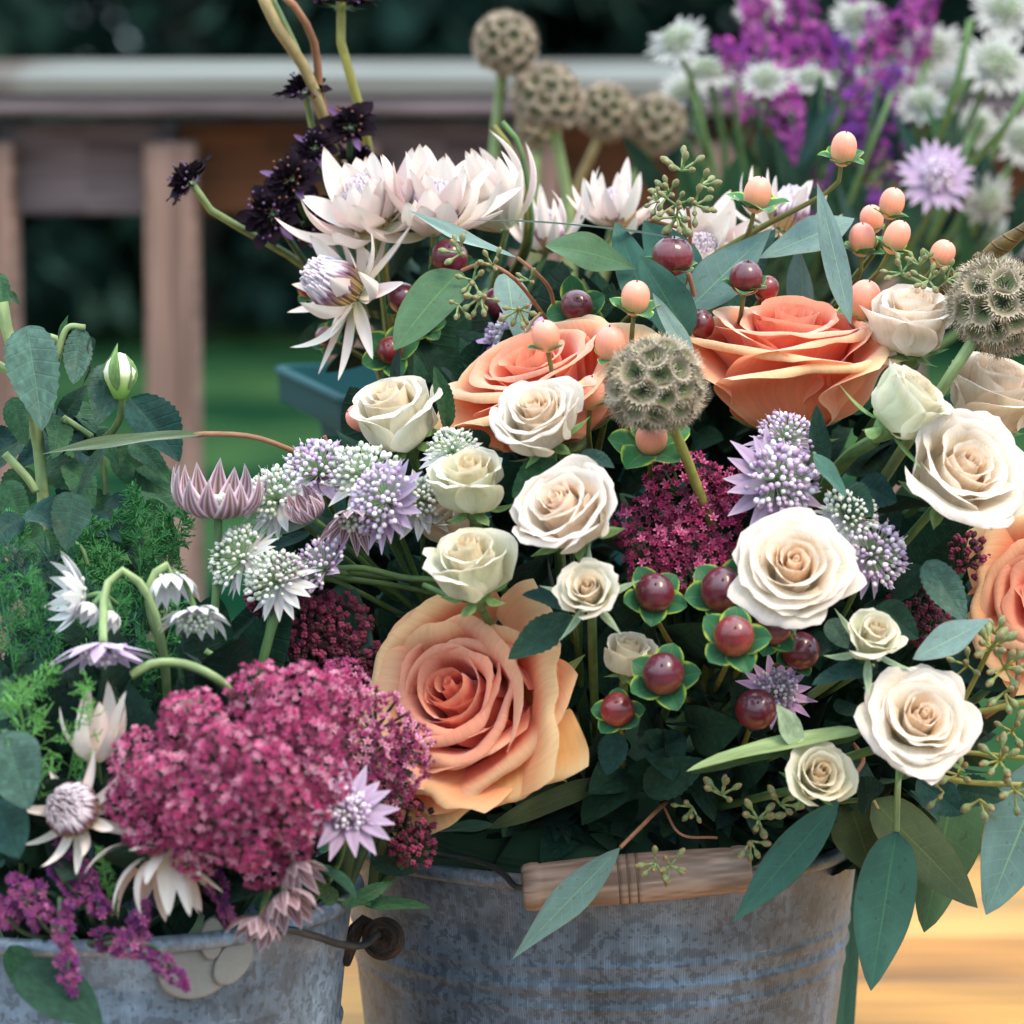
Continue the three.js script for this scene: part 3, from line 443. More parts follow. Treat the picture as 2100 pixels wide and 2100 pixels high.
// stonecrop: flower clusters (lobes) of star florets on branching stalks
function sedum(label, lobes, cols, o = {}) {
  const rg = rng((lobes[0][0] * 5 + lobes[0][1]) | 0), root = P(o.root), g = thing('stonecrop', label, 'flower', root, o.group), geo = o.buds ? budGeo : starGeo, pal = cols.map(rgb), cen = P(o.cen || o.root);
  for (const [px, py, dz, r, dens = 1] of lobes) {
    const pos = P([px, py, dz]), R = r * mpp(dz), n = Math.round((o.n ?? 120) * dens * (r / 75) * (r / 75)), list = [], s0 = (o.size ?? 12) * mpp(dz), out = pos.clone().sub(cen).normalize();
    for (let i = 0; i < n; i++) {
      const y = 1 - (i + 0.5) / n * 1.25, a = i * 2.39996 + rg() * 0.4, rr = Math.sqrt(Math.max(0, 1 - y * y)), N = V(Math.cos(a) * rr, y, Math.sin(a) * rr).applyQuaternion(face(out)), k = 0.72 + 0.34 * rg() + 0.14 * vnoise(a * 3, y * 5);
      const N2 = N.clone().lerp(out, 0.25).add(V(rg() - 0.5, rg() - 0.5, rg() - 0.5).multiplyScalar(0.5)).normalize(), q = pal[Math.floor(rg() * pal.length)], m = 0.8 + 0.4 * rg();
      list.push({ p: pos.clone().addScaledVector(N, R * k).sub(root), q: face(N2, rg() * 6), s: s0 * (0.75 + 0.5 * rg()), c: q.map((x) => x * m) });
    }
    inst(g, 'flower_cluster', geo, floretM, list);
    const st = []; for (let i = 0; i < 14; i++) { const e = list[Math.floor(rg() * list.length)]; st.push(tube([root.clone().sub(root), pos.clone().addScaledVector(out, -R).sub(root), e.p], (t) => lerp(0.0022, 0.0006, t), 6, 4)); }
    stuffPart(part(g, 'branching_stalks', merge(st), o.sm || stemDark));
  }
  if (o.stem) partW(g, 'stem', tube(o.stem.map(P), 9 * mpp(), 10, 7), stemGreen);
  for (const l of o.leaves || []) leaf(g, l);
  return g;
}
// purple statice-like spray: florets along curved spikes
function spray(label, spikes, cols, o = {}) {
  const root = P(o.root), g = thing(o.name || 'purple_spray', label, 'flower', root, o.group), pal = cols.map(rgb), rg = rng((spikes[0][0][0] * 3 + 11) | 0);
  for (const [a, b, w, sag = 0] of spikes) {
    const A = P(a), B = P(b), mid = A.clone().lerp(B, 0.5).add(V(0, sag * mpp(), 0)), cv = new THREE.QuadraticBezierCurve3(A, mid, B), L = A.distanceTo(B), Rw = w * mpp(a[2]) / 2, n = Math.round(L / (Rw * 0.055)), list = [];
    for (let i = 0; i < n; i++) { const t = (i + rg()) / n, p = cv.getPoint(t), T = cv.getTangent(t), ph = rg() * PI * 2, N = V(Math.cos(ph), Math.sin(ph), Math.sin(ph * 2 + 1)).addScaledVector(T, 0).cross(T).normalize(), k = (1 - 0.55 * t * t) * (0.75 + 0.35 * Math.sin(t * L / Rw * 1.7)), m = 0.7 + 0.6 * rg(); list.push({ p: p.addScaledVector(N, Rw * k * (0.4 + 0.6 * rg())).sub(root), q: face(N.addScaledVector(T, 0.5).normalize(), rg() * 6), s: (o.size ?? 9) * mpp(a[2]) * (0.7 + 0.6 * rg()), c: pal[Math.floor(rg() * pal.length)].map((x) => x * m) }); }
    inst(g, 'flower_spike', starGeo, floretM, list);
    partW(g, 'stem', tube([root, root.clone().lerp(A, 0.5), A, mid, B], (t) => lerp(0.0016, 0.0006, t), 14, 5), stemDark);
  }
  return g;
}
// dark scabious flower: ruffled dome
function darkScabious(label, c, r, d, o = {}) {
  const R = r * mpp(c[2]), pos = P(c), rg = rng((c[0] * 3 + c[1] * 5) | 0), g = thing('dark_scabious', label, 'flower', pos, 'near black scabious flowers', face(dir(d))), L = [], pins = [];
  for (let i = 0; i < 12; i++) { const a = i / 12 * PI * 2 + rg() * 0.3, rr = V(Math.cos(a), 0.25 * rg(), Math.sin(a)); part(g, 'petal', leafGeo(rr.clone().multiplyScalar(R * 0.15), rr.clone().multiplyScalar(R * (0.85 + 0.35 * rg())), R * (i % 5 === 2 ? 0.25 : 0.5), { n: UPY, bend: 0.12 * (rg() - 0.3), fold: 0.3, shape: 'obovate', nv: 7, nu: 5, wave: 0.3, ph: rg() * 6 }), i % 5 === 2 ? scabLilac : scabDark); }
  for (let i = 0; i < 60; i++) { const f = (i + 0.5) / 60, th = Math.acos(1 - f), a = i * 2.39996, D = V(Math.sin(th) * Math.cos(a), Math.cos(th), Math.sin(th) * Math.sin(a)), A = D.clone().multiplyScalar(R * 0.25), B = D.clone().multiplyScalar(R * (0.62 + 0.16 * rg())); L.push(leafGeo(A, B, R * 0.24, { n: V(rg() - 0.5, rg(), rg() - 0.5), shape: 'obovate', nv: 4, nu: 3, fold: 0.5 })); if (i % 4 === 0) pins.push(new THREE.IcosahedronGeometry(R * 0.045, 1).translate(B.x * 1.08, B.y * 1.08, B.z * 1.08)); }
  stuffPart(part(g, 'floret_dome', merge(L), scabDark)); stuffPart(part(g, 'anthers', merge(pins), o.brown ? scabBrown : scabLilac));
  for (let i = 0; i < 7; i++) { const a = i / 7 * PI * 2, rr = V(Math.cos(a), -0.15, Math.sin(a)); part(g, 'sepal', leafGeo(V(0, -R * 0.1, 0), rr.multiplyScalar(R * 0.6), R * 0.12, { n: V(0, -1, 0), shape: 'lance', nv: 4, nu: 2 }), stemPale); }
  if (o.stem) partW(g, 'stem', tube([pos, ...o.stem.map(P)], (o.sr ?? 7) * mpp(c[2]), 12, 7), o.sm || stemPale);
  return g;
}
const scabDark = mat('scabious_dark', [0.010, 0.004, 0.010], 1, { map: petalTex, specularIntensity: 0.35 }), scabLilac = mat('scabious_lilac', [0.12, 0.06, 0.16], 0.9), scabBrown = mat('scabious_brown', [0.14, 0.05, 0.035], 0.9);
// seeded eucalyptus: umbels of gum nuts; u = [px, py, dz, radius px, count, dir]
const nutGeo = lathe([[0.001, -1.25], [0.14, -1.2], [0.2, -0.6], [0.42, -0.15], [0.5, 0.2], [0.44, 0.5], [0.4, 0.52], [0.34, 0.72], [0.16, 0.92], [0.001, 1.0]], 12, ['#8f9a5e', '#8f9a5e', '#93a066', '#9aa870', '#97a274', '#8d9468', '#8a7c56', '#9a8a60', '#a38c5c', '#8c6c42'].map(rgb));
function umbels(g, root, list, m, o = {}) {
  for (const [px, py, dz, r, n, d = [0, 0.3, 1]] of list) {
    const c = P([px, py, dz]), q = face(dir(d)), R = r * mpp(dz), rg = rng((px * 13 + py) | 0), st = [];
    for (let i = 0; i < n; i++) {
      const th = i === 0 ? 0.2 : 0.75 + 0.65 * rg(), a = i * 2.39996 + rg() * 0.5, D = V(Math.sin(th) * Math.cos(a), Math.cos(th), Math.sin(th) * Math.sin(a)).applyQuaternion(q), s = R * 0.36 * (o.nut ?? 1) * (0.85 + 0.3 * rg()), tip = c.clone().addScaledVector(D, R * (0.75 + 0.35 * rg()));
      const nut = part(g, 'gum_nut', nutGeo, seedM); nut.position.copy(tip).sub(g.position); nut.quaternion.copy(face(D)); nut.scale.setScalar(s);
      st.push(tube([c, tip.clone().addScaledVector(D, -s)], R * 0.07, 2, 5));
    }
    partW(g, 'umbel_stalk', merge(st), m);
  }
}
function eucalyptus(label, o) { // leaves, twigs, umbels in one branch
  const root = P(o.root), g = thing('eucalyptus_branch', label, 'eucalyptus', root, o.group || 'eucalyptus branches in the big bouquet');
  for (const l of o.leaves || []) { const m = leaf(g, l); }
  for (const [pts, r, m = stemRed] of o.twigs || []) tubeP(g, 'twig', pts, r, m, 18, 6);
  if (o.umbels) umbels(g, root, o.umbels, o.um || stemPale, o);
  return g;
}
// ---------- buckets ----------
function zincBody(R, H, taper, ribs) { // open tapered pail with rolled rim, pressed ribs, wall thickness; base at y = 0
  const p = [[0.001, 0.004], [R * taper - 0.003, 0.004], [R * taper, 0.0]], rAt = (y) => R * lerp(taper, 1, y / H);
  for (let y = 0.006; y < H - 0.004; y += 0.0014) { let b = 0; for (const [c, w, h] of ribs) b += h * Math.exp(-Math.pow((y - c) / w, 2)); p.push([rAt(y) + b, y]); }
  for (let i = 0; i <= 10; i++) { const a = -PI / 2 + i / 10 * PI * 1.35; p.push([R + 0.0012 + Math.cos(a) * 0.0032, H - 0.002 + Math.sin(a) * 0.0034]); }
  p.push([R - 0.0022, H - 0.004], [rAt(H * 0.5) - 0.002, H * 0.5], [rAt(0.008) - 0.002, 0.008], [0.001, 0.007]);
  const g = lathe(p, 96), uv = g.attributes.uv, ps = g.attributes.position; for (let i = 0; i < uv.count; i++) { const x = ps.getX(i), y = ps.getY(i), z = ps.getZ(i), a = Math.atan2(z, x), dent = 1 - 0.010 * Math.max(0, fbm(3 + Math.cos(a) * 2.2 + R * 90, 3 + Math.sin(a) * 2.2 + y * 16, 2) - 0.5) * sm(y / 0.02) * sm((H - 0.006 - y) / 0.02) * 2; ps.setX(i, x * dent); ps.setZ(i, z * dent); uv.setXY(i, uv.getX(i) * 3, y / 0.226); } g.computeVertexNormals(); return g;
}
const RIM = P([1231, 1690, -0.10]), BR = 531 * mpp(-0.10), BH = RIM.y, RIML = P([205, 1815, 0.022]), BRL = 520 * mpp(0.022);
const ribsOf = (H) => [[H - 0.0385, 0.0014, 0.0008], [H - 0.0475, 0.0018, 0.0012], [H - 0.0565, 0.0014, 0.0008]];
{
  const b = thing('zinc_bucket', 'wide mottled zinc bucket with a turned wooden grip, full of roses', 'bucket', V(RIM.x, 0, RIM.z));
  part(b, 'pail', zincBody(BR, BH, 0.80, ribsOf(BH)), zincM);
  const seam = box(0.007, BH - 0.012, 0.0016, 0.0007); // lapped side seam
  const sm_ = part(b, 'seam', seam, zincM); sm_.position.set(-BR * 0.80, BH / 2, BR * 0.46); sm_.rotation.set(-0.09, -1.05, 0); 
  // grip on the front with bail wire running to both sides
  const gl = P([1071, 1820, 0.024]), gr = P([1540, 1781, 0.024]), ax = gr.clone().sub(gl), GL = ax.length(), gR = 47 * mpp(0.02);
  const prof = [[0.001, 0], [gR * 0.86, 0], [gR * 1.0, 0.0012], [gR * 1.06, 0.004], [gR * 1.04, 0.0068], [gR * 0.97, 0.0078], [gR * 1.0, 0.0092]];
  for (let i = 1; i < 40; i++) { const t = i / 40, y = 0.0092 + t * (GL - 0.0184); let r = gR * (1 + 0.09 * Math.sin(PI * t)); prof.push([r, y]); }
  for (const c of [0.42, 0.46, 0.50]) for (const q of [-0.0007, 0, 0.0007]) prof.push([gR * (1.085) - (q === 0 ? 0.0011 : 0), c * GL + q]);
  prof.push([gR * 1.0, GL - 0.0092], [gR * 0.97, GL - 0.0078], [gR * 1.04, GL - 0.0068], [gR * 1.06, GL - 0.004], [gR * 1.0, GL - 0.0012], [gR * 0.86, GL], [0.001, GL]); prof.sort((a, c) => a[1] - c[1] || 0);
  const gg = lathe(prof, 32), uv = gg.attributes.uv; { const ps = gg.attributes.position; for (let i = 0; i < uv.count; i++) uv.setXY(i, ps.getY(i) * 8, uv.getX(i) * 0.35); }
  gg.applyQuaternion(face(ax.clone().normalize())); gg.translate(gl.x, gl.y, gl.z); partW(b, 'grip', gg, gripM);
  for (const c of [0.035, 0.42, 0.46, 0.50, 0.955]) { const q = gl.clone().addScaledVector(ax, c), r = gR * (c < 0.1 || c > 0.9 ? 0.985 : 1.072), rg_ = new THREE.TorusGeometry(r, 0.00032, 6, 40); rg_.rotateX(PI / 2); rg_.applyQuaternion(face(ax.clone().normalize())); rg_.translate(q.x, q.y, q.z); partW(b, 'burnt_line', rg_, burntM); }
  const wl = tube([gl.clone().addScaledVector(ax, 0.06), gl.clone().addScaledVector(ax, -0.02), P([1035, 1795, 0.016]), P([1000, 1772, 0.010]), P([900, 1752, -0.01]), P([800, 1735, -0.045]), V(RIM.x - BR - 0.003, BH - 0.02, RIM.z)], 6.5 * mpp(), 40, 8);
  const wr = tube([gr.clone().addScaledVector(ax, -0.06), gr.clone().addScaledVector(ax, 0.02), P([1575, 1752, 0.012]), P([1660, 1728, -0.02]), V(RIM.x + BR + 0.003, BH - 0.02, RIM.z)], 6.5 * mpp(), 40, 8);
  partW(b, 'bail_wire', wl, wireM); partW(b, 'bail_wire', wr, wireM);
  for (const s of [-1, 1]) { const e = part(b, 'ear', lathe([[0.001, 0], [0.009, 0], [0.010, 0.001], [0.009, 0.002], [0.001, 0.002]], 20), zincM); e.rotation.z = -s * PI / 2; e.position.set(s * (BR + 0.0005), BH - 0.02, 0); }
  // wet flower foam inside
  part(b, 'foam', lathe([[0.001, BH + 0.05], [0.05, BH + 0.042], [0.085, BH + 0.01], [BR - 0.02, BH - 0.02], [BR - 0.02, 0.02], [0.001, 0.02]], 24), mat('foam', [0.045, 0.11, 0.06], 0.95, { bumpMap: roseLeafBump, bumpScale: 0.003 }));
}
{
  const b = thing('zinc_bucket', 'paler zinc bucket with a two-lobed ear plate, under the pink stonecrop', 'bucket', V(RIML.x, 0, RIML.z));
  part(b, 'pail', zincBody(BRL, BH, 0.80, [[BH - 0.055, 0.0018, 0.0016], [BH - 0.068, 0.0018, 0.0016]]), zincPale);
  // ear plate, two overlapping lobes riveted to the front
  const q = (px, py) => { const p = P([px, py, 0.12]); return p; };
  const lobe = (cx, cy, rx, ry, rot, lift) => { const g = lathe([[0.001, 0.0012], [0.88, 0.0012], [0.97, 0.0010], [1, 0.0004], [0.97, -0.0004], [0.001, -0.0004]], 36); g.rotateX(PI / 2); g.scale(rx * mpp(0.12), ry * mpp(0.12), 1); g.rotateZ(rot); g.computeVertexNormals(); const p = surf(cx, cy); g.applyQuaternion(new THREE.Quaternion().setFromUnitVectors(V(0, 0, 1), p.n)); g.translate(p.p.x + p.n.x * lift, p.p.y + p.n.y * lift, p.p.z + p.n.z * lift); return g; };
  // point and outward normal on the tapered wall seen at a photo pixel
  function surf(px, py) { let lo = -0.1, hi = 0.2, p; for (let i = 0; i < 40; i++) { const m = (lo + hi) / 2; p = P([px, py, m]); const r = BRL * lerp(0.8, 1, p.y / BH), d = Math.hypot(p.x - RIML.x, p.z - RIML.z); if (d > r && p.z > RIML.z) hi = m; else lo = m; } return { p, n: V(p.x - RIML.x, 0.02, p.z - RIML.z).normalize() }; }
  partW(b, 'ear_plate', lobe(400, 1985, 86, 62, 0.2, 0.0008), earM); partW(b, 'ear_plate', lobe(470, 1972, 58, 36, 0.75, 0.0026), earM); partW(b, 'ear_tab', lobe(432, 1925, 26, 44, -0.1, 0.0004), earM);
  const seam = surf(448, 2060); const sg = box(0.008, 0.12, 0.0014, 0.0006); sg.applyQuaternion(new THREE.Quaternion().setFromUnitVectors(V(0, 0, 1), seam.n)); sg.rotateZ(0); sg.translate(seam.p.x, seam.p.y - 0.04, seam.p.z); 
  partW(b, 'bail_wire', tube([surf(500, 1925).p.addScaledVector(surf(500, 1925).n, 0.004), surf(560, 1908).p.addScaledVector(surf(560, 1908).n, 0.006), P([640, 1918, 0.085]), P([700, 1937, 0.06]), P([745, 1938, 0.045]), P([775, 1915, 0.035])], 8 * mpp(0.08), 40, 8), wireM);
  const d = P([785, 1925, 0.028]), dg = lathe([[0.001, 0], [0.0035, 0.0004], [0.004, 0.0022], [0.0052, 0.0026], [0.0062, 0.001], [0.0075, 0.0018], [0.0085, 0.001], [0.0088, -0.001], [0.001, -0.001]], 28); dg.applyQuaternion(face(dir([-0.25, 0.15, 1]))); dg.translate(d.x, d.y, d.z); partW(b, 'rusty_washer', dg, rustM);
  partW(b, 'ear_strap', tube([V(RIML.x + BRL - 0.004, BH - 0.03, RIML.z + 0.01), P([745, 1890, 0.02]), P([785, 1930, 0.024])], 16 * mpp(), 8, 6), rustM);
  part(b, 'foam', lathe([[0.001, BH - 0.02], [BRL - 0.015, BH - 0.03], [BRL - 0.03, 0.02], [0.001, 0.02]], 24), mat('foam_second', [0.045, 0.11, 0.06], 0.95));
}
{ // third bucket far behind, holds the white and purple bunch
  const p = P([1330, 900, -0.66]), b = thing('zinc_bucket', 'plain zinc bucket hidden behind the bouquet, under the white and purple bunch', 'bucket', V(p.x, 0, p.z));
  part(b, 'pail', zincBody(0.09, 0.2, 0.8, ribsOf(0.2)), zincM); part(b, 'foam', lathe([[0.001, 0.18], [0.075, 0.17], [0.06, 0.02], [0.001, 0.02]], 20), stemDark);
}
{ // teal plastic flower bucket, only its collar shows
  const A = P([561, 747, -0.47]), B = P([703, 816, -0.252]), yT = A.y, m = mat('teal_plastic', [0.002, 0.050, 0.064], 0.7, { specularIntensity: 0.45, bumpMap: petalBump, bumpScale: 0.0004 });
  const sd = V(B.x - A.x, 0, B.z - A.z), D = sd.length(), ez = sd.clone().normalize(), ex = V(ez.z, 0, -ez.x), Wd = 0.26, cx = A.clone().addScaledVector(sd, 0.5).addScaledVector(ex, Wd / 2);
  const g = thing('plastic_bucket', 'teal plastic flower bucket with a broad collar, behind the cream rosebud', 'bucket', V(cx.x, 0, cx.z)); g.rotation.y = Math.atan2(ez.x, ez.z);
  const loop = (hx, hz, r) => { const o = []; for (let i = 0; i < 48; i++) { const q = Math.floor(i / 12), a = (q + (i % 12) / 11) * PI / 2, sx = [1, -1, -1, 1][q], sz = [1, 1, -1, -1][q]; o.push([sx * (hx - r) + Math.cos(a) * r, sz * (hz - r) + Math.sin(a) * r]); } return o; };
  const shell = (name, rows) => { const L = rows.map(([k, y]) => [loop(Wd / 2 - k, D / 2 - k, 0.016), y]); part(g, name, grid(48, rows.length - 1, (u, v) => { const r = L[Math.round(v * (rows.length - 1))], p = r[0][Math.round(u * 48) % 48]; return [p[0], r[1], p[1]]; }), m); };
  shell('collar', [[0.004, yT - 0.0185], [0.001, yT - 0.018], [0, yT - 0.004], [-0.0015, yT - 0.0035], [-0.0015, yT - 0.001], [0, yT], [0.003, yT], [0.004, yT - 0.001], [0.0045, yT - 0.02], [0.012, yT - 0.022]]);
  shell('body', [[0.013, yT - 0.0215], [0.02, yT - 0.03], [0.048, 0.003], [0.09, 0.003]]);
  part(g, 'soil', new THREE.BoxGeometry(Wd - 0.06, 0.01, D - 0.06).translate(0, yT - 0.05, 0), mat('soil', [0.02, 0.015, 0.012], 0.95, { bumpMap: roseLeafBump, bumpScale: 0.002 }));
}
// ---------- roses ----------
const IN = [1240, 1720, -0.10]; // inside the big bucket
const PG = 'peach roses in the big bouquet', CG = 'cream spray roses in the big bouquet';
const pe = { cup: 0.46, core: 0.08, hi: 0.48, lo: 0.80, curl: 80, lip: 130, wide: 0.92, tip: 0.14, pinch: 0.6, roll: 0.26, wrap: 0.95, pw: 1.35 };
rose('large open peach rose facing out above the bucket rim, its lowest petals yellow', { c: [942, 1425, 0.05], r: 275, d: [-0.38, 0.42, 0.82], seed: 4, n: 21, pal: C.peach, open: 30, rollA: 0.6, p: { ...pe, wide: 0.78, lo: 0.70, cup: 0.50, gold: 0.7, asym: [-PI * 0.46 - 0.6, 44] }, stem: [[1080, 1600, -0.02], IN], group: PG, sepal: 0.9 });
rose('wide peach rose seen from its side, under the red berries', { c: [1625, 735, -0.015], r: 236, d: [0.0, 0.95, 0.30], seed: 9, n: 18, pal: C.peach, open: 46, rollA: 1.9, p: { ...pe, lo: 0.74, cup: 0.50, curl: 70, deep: 1.6, wide: 0.9 }, stem: [[1520, 1000, -0.03], [1350, 1500, -0.08], IN], group: PG });
rose('peach rose half hidden behind the upper cream rose and the fuzzy pod', { c: [1110, 770, 0.0], r: 225, d: [-0.35, 0.85, 0.42], seed: 15, n: 17, pal: C.peach, open: 48, rollA: 0.2, p: { ...pe, curl: 85 }, stem: [[1150, 1100, -0.03], IN], group: PG });
rose('peach rose pushed against the dark round eucalyptus leaf', { c: [2150, 1230, 0.0], r: 200, d: [-0.35, 0.25, 0.9], seed: 21, n: 17, pal: C.peach, open: 42, rollA: 0.5, p: pe, stem: [[1900, 1500, -0.04], IN], group: PG });
const cr = { cup: 0.50, core: 0.06, hi: 0.48, lo: 0.62, curl: 60, lip: 55, wide: 0.76, tip: 0.10, pinch: 0, roll: 0.05, wrap: 0.9, nu: 14, nv: 12 };
const bd = { cup: 0.42, core: 0.08, hi: 0.62, lo: 0.66, curl: 35, lip: 60, wide: 0.74, tip: 0.12, pinch: 0, roll: 0.06, wrap: 0.85, nu: 12, nv: 12 };
const vary = (p, s) => { const q = rng(s * 31); return { ...p, core: p.core * (0.7 + 0.9 * q()), hi: p.hi + 0.14 * (q() - 0.5), cup: p.cup + 0.10 * (q() - 0.5), lip: p.lip * (0.4 + 1.2 * q()), wide: p.wide * (0.88 + 0.24 * q()), tip: p.tip * (0.5 + 1.2 * q()), worn: 0.05 + 0.3 * q() }; };
const cream = (label, c, r, d, seed, o = {}) => rose(label, { c, r: o.bud ? r * 1.32 : r, d, seed, n: o.n ?? 18, pal: o.pal || C.cream, open: o.open ?? 40, p: vary({ ...(o.bud ? bd : cr), ...o.p }, seed), group: CG, stem: o.stem || [[lerp(c[0], 1240, 0.4), lerp(c[1], 1720, 0.45), c[2] - 0.09], IN], rollA: o.rollA ?? seed, sepal: o.sepal ?? 0.75, sepUp: o.sepUp ?? 0, green: o.green, stemM: o.stemM, sink: o.sink, stemR: o.stemR, leaves: o.leaves, sepA: o.sepA });
const sepia = lerpPal(C.bud, C.cream, 0.5);
cream('cream rosebud beside the teal plastic bucket, egg shaped', [806, 835, 0.015], 106, [-0.30, 0.80, 0.50], 31, { bud: true, open: 16, n: 14, pal: sepia });
cream('cream rose in front of the half hidden peach rose', [1100, 845, 0.06], 128, [-0.28, 0.66, 0.70], 32, { open: 26, n: 18, p: { cup: 0.5, hi: 0.55 } });
cream('small cream rosebud with pointed petals among the lilac astrantias', [965, 975, 0.06], 92, [-0.10, 0.86, 0.5], 33, { bud: true, open: 24, n: 10, pal: C.bud });
cream('tan tinged cream rose tucked behind the pointed rosebud', [905, 1045, 0.03], 80, [-0.5, 0.6, 0.6], 34, { bud: true, open: 18, n: 12, pal: lerpPal(C.bud, C.peach, 0.22) });
cream('blush centred cream rose with a loose side petal, beside the magenta stonecrop', [1150, 1035, 0.085], 142, [-0.42, 0.58, 0.70], 35, { open: 34, n: 18, pal: lerpPal(C.cream, C.peach, 0.06) });
cream('square topped cream rosebud touching the large open peach rose', [965, 1150, 0.08], 98, [-0.18, 0.84, 0.52], 36, { bud: true, open: 20, n: 11, pal: C.bud });
cream('ruffled little cream rose with drooping pale sepals', [1205, 1205, 0.10], 86, [-0.12, 0.42, 0.90], 37, { open: 40, n: 14, pal: sepia, sepal: 1.5, green: C_GREENPALE });
cream('shaded blush rosebud beside the maroon berries', [1292, 1335, 0.065], 62, [0.15, 0.85, 0.45], 38, { bud: true, open: 12, n: 9, pal: lerpPal(C.bud, C.cream, 0.3) });
cream('fully open white rose with an apricot spiral centre, over the maroon berries', [1628, 1165, 0.085], 138, [0.02, 0.46, 0.88], 39, { open: 68, n: 19, p: { wide: 0.86, cup: 0.56, hi: 0.54, lo: 0.60, curl: 60, core: 0.05, pw: 1.2 }, sink: 0.5, sepal: 0.9, green: C_GREENPALE });
cream('large white rose with a loose hanging petal, beside the green calyxed rosebud', [1982, 955, 0.055], 156, [0.32, 0.55, 0.77], 40, { open: 44, n: 16, p: { cup: 0.5, hi: 0.46, lo: 0.76, asym: [-PI / 4 - 40, 22] } });
cream('cream rosebud leaning from a swollen green calyx', [1868, 822, 0.055], 100, [0.62, 0.70, 0.34], 41, { bud: true, open: 14, n: 10, pal: C.bud, sink: 0.55, sepal: 1.0, stem: [[1720, 955, 0.02], [1560, 1250, -0.04], IN], stemR: 14 });
cream('white rose beside the brown branch, just above the wide peach rose', [1875, 640, 0.005], 104, [0.05, 0.90, 0.42], 42, { bud: true, open: 22, n: 14, pal: lerpPal(C.cream, C.peach, 0.04), p: { cup: 0.5 } });
cream('cream rose seen from its side under the large fuzzy pod', [2045, 790, -0.005], 108, [0.25, 0.85, 0.45], 43, { bud: true, open: 24, n: 14, pal: lerpPal(sepia, C.peach, 0.12), p: { cup: 0.52 } });
cream('small cream rosebud with broad pale sepals beneath the fully open white rose', [1795, 1300, 0.09], 68, [0.18, 0.62, 0.76], 44, { bud: true, open: 24, n: 11, pal: C.bud, sepal: 1.3, green: C_GREENPALE });
cream('open blush rose with an apricot centre hanging over the rim among gum nuts', [1888, 1478, 0.09], 132, [0.16, 0.42, 0.88], 45, { open: 60, n: 18, p: { wide: 0.84, cup: 0.54, hi: 0.55, lo: 0.60, curl: 60, pw: 1.25 }, sink: 0.5, sepal: 0.95 });
cream('small cream rosebud under the pale green leaf blade, by the rim', [1683, 1588, 0.085], 72, [0.15, 0.35, 0.92], 46, { bud: true, open: 40, n: 12, pal: C.bud });
// ---------- berries, pods, eucalyptus ----------
const EG = 'egg', UPF = [0.1, 0.85, 0.5];
sprig('glossy dark red berry standing clear beside a blue eucalyptus leaf', [[1380, 525, 0.0, 43, [0.05, 0.9, 0.42], 'dark', 0.95]], { root: [1360, 640, -0.04] });
sprig('pair of dark red berries rising just behind the wide peach rose', [[1530, 570, -0.005, 38, [0.1, 0.9, 0.42], 'dark', 1.0], [1572, 592, -0.03, 26, [0.5, 0.8, 0.3], 'red', 0.8], [1438, 664, -0.012, 30, [-0.2, 0.9, 0.4], 'dark', 0.5]], { root: [1500, 700, -0.11] });
sprig('dark berry and its shaded neighbour under the seeded twig', [[1183, 628, -0.03, 36, [0, 0.4, 0.9], 'dark', 1.3], [1292, 566, -0.02, 26, [-0.4, 0.8, 0.3], 'dark', 0.7]], { root: [1230, 720, -0.06] });
sprig('maroon berries half covered by the drooping papery flowers', [[922, 528, -0.07, 40, [0, 0.5, 0.85], 'dark', 0.9], [826, 612, -0.08, 33, [-0.2, 0.5, 0.85], 'dark', 0.9], [1022, 622, -0.08, 34, [0, 0.4, 0.9], 'dark', 0.9], [800, 718, -0.07, 29, [-0.1, 0.3, 0.95], 'red', 1.5], [628, 592, -0.12, 20, [-0.6, 0.3, 0.7], 'red', 1.2], [668, 690, -0.12, 22, [-0.4, 0.2, 0.9], 'red', 1.2], [870, 660, -0.08, 26, [0, 0.4, 0.9], 'dark', 1.2]], { root: [860, 800, -0.16] });
sprig('cluster of plum berries with yellow edged bracts below the open white rose', [[1343, 1215, 0.075, 43, [0.0, 0.45, 0.9], 'dark', 1.15], [1480, 1208, 0.075, 47, [0.0, 0.42, 0.9], 'dark', 1.2], [1505, 1305, 0.10, 46, [0.0, 0.40, 0.92], 'red', 1.25], [1586, 1285, 0.08, 39, [0.2, 0.4, 0.9], 'dark', 1.1], [1360, 1382, 0.085, 46, [-0.1, 0.42, 0.9], 'dark', 1.2], [1642, 1335, 0.05, 40, [0.4, 0.3, 0.85], 'dark', 0.9]], { root: [1450, 1450, -0.02] });
sprig('lone bright red berry low beside the large open peach rose', [[1266, 1455, 0.075, 35, [-0.1, 0.5, 0.86], 'red', 1.1]], { root: [1280, 1600, -0.02], leaves: [[[1265, 1500, 0.06], [1245, 1590, 0.06], 66, roseTeal, { serr: 9 }]] });
sprig('shaded plum berry above the pale green leaf blade', [[1550, 1455, 0.06, 43, [0.05, 0.4, 0.9], 'dark', 0.6]], { root: [1500, 1600, -0.03] });
sprig('peach berry pair in front of the half hidden peach rose', [[1119, 690, 0.03, 36, [-0.15, 0.88, 0.4], EG, 0.85, 3], [1252, 706, 0.03, 40, [-0.05, 0.9, 0.4], EG, 0.8, 3], [1212, 806, 0.03, 36, [0.05, 0.85, 0.4], EG, 0.9, 3]], { root: [1215, 980, -0.07] });
sprig('single peach berry over pale bracts, in front of the crossed eucalyptus leaves', [[1303, 612, 0.03, 39, [0.08, 0.92, 0.38], EG, 1.1, 5]], { root: [1300, 780, -0.02] });
sprig('peach berry peeping out below the fuzzy round pod', [[1336, 900, 0.05, 40, [0.0, 0.6, 0.8], EG, 1.5, 5]], { root: [1340, 1080, -0.03] });
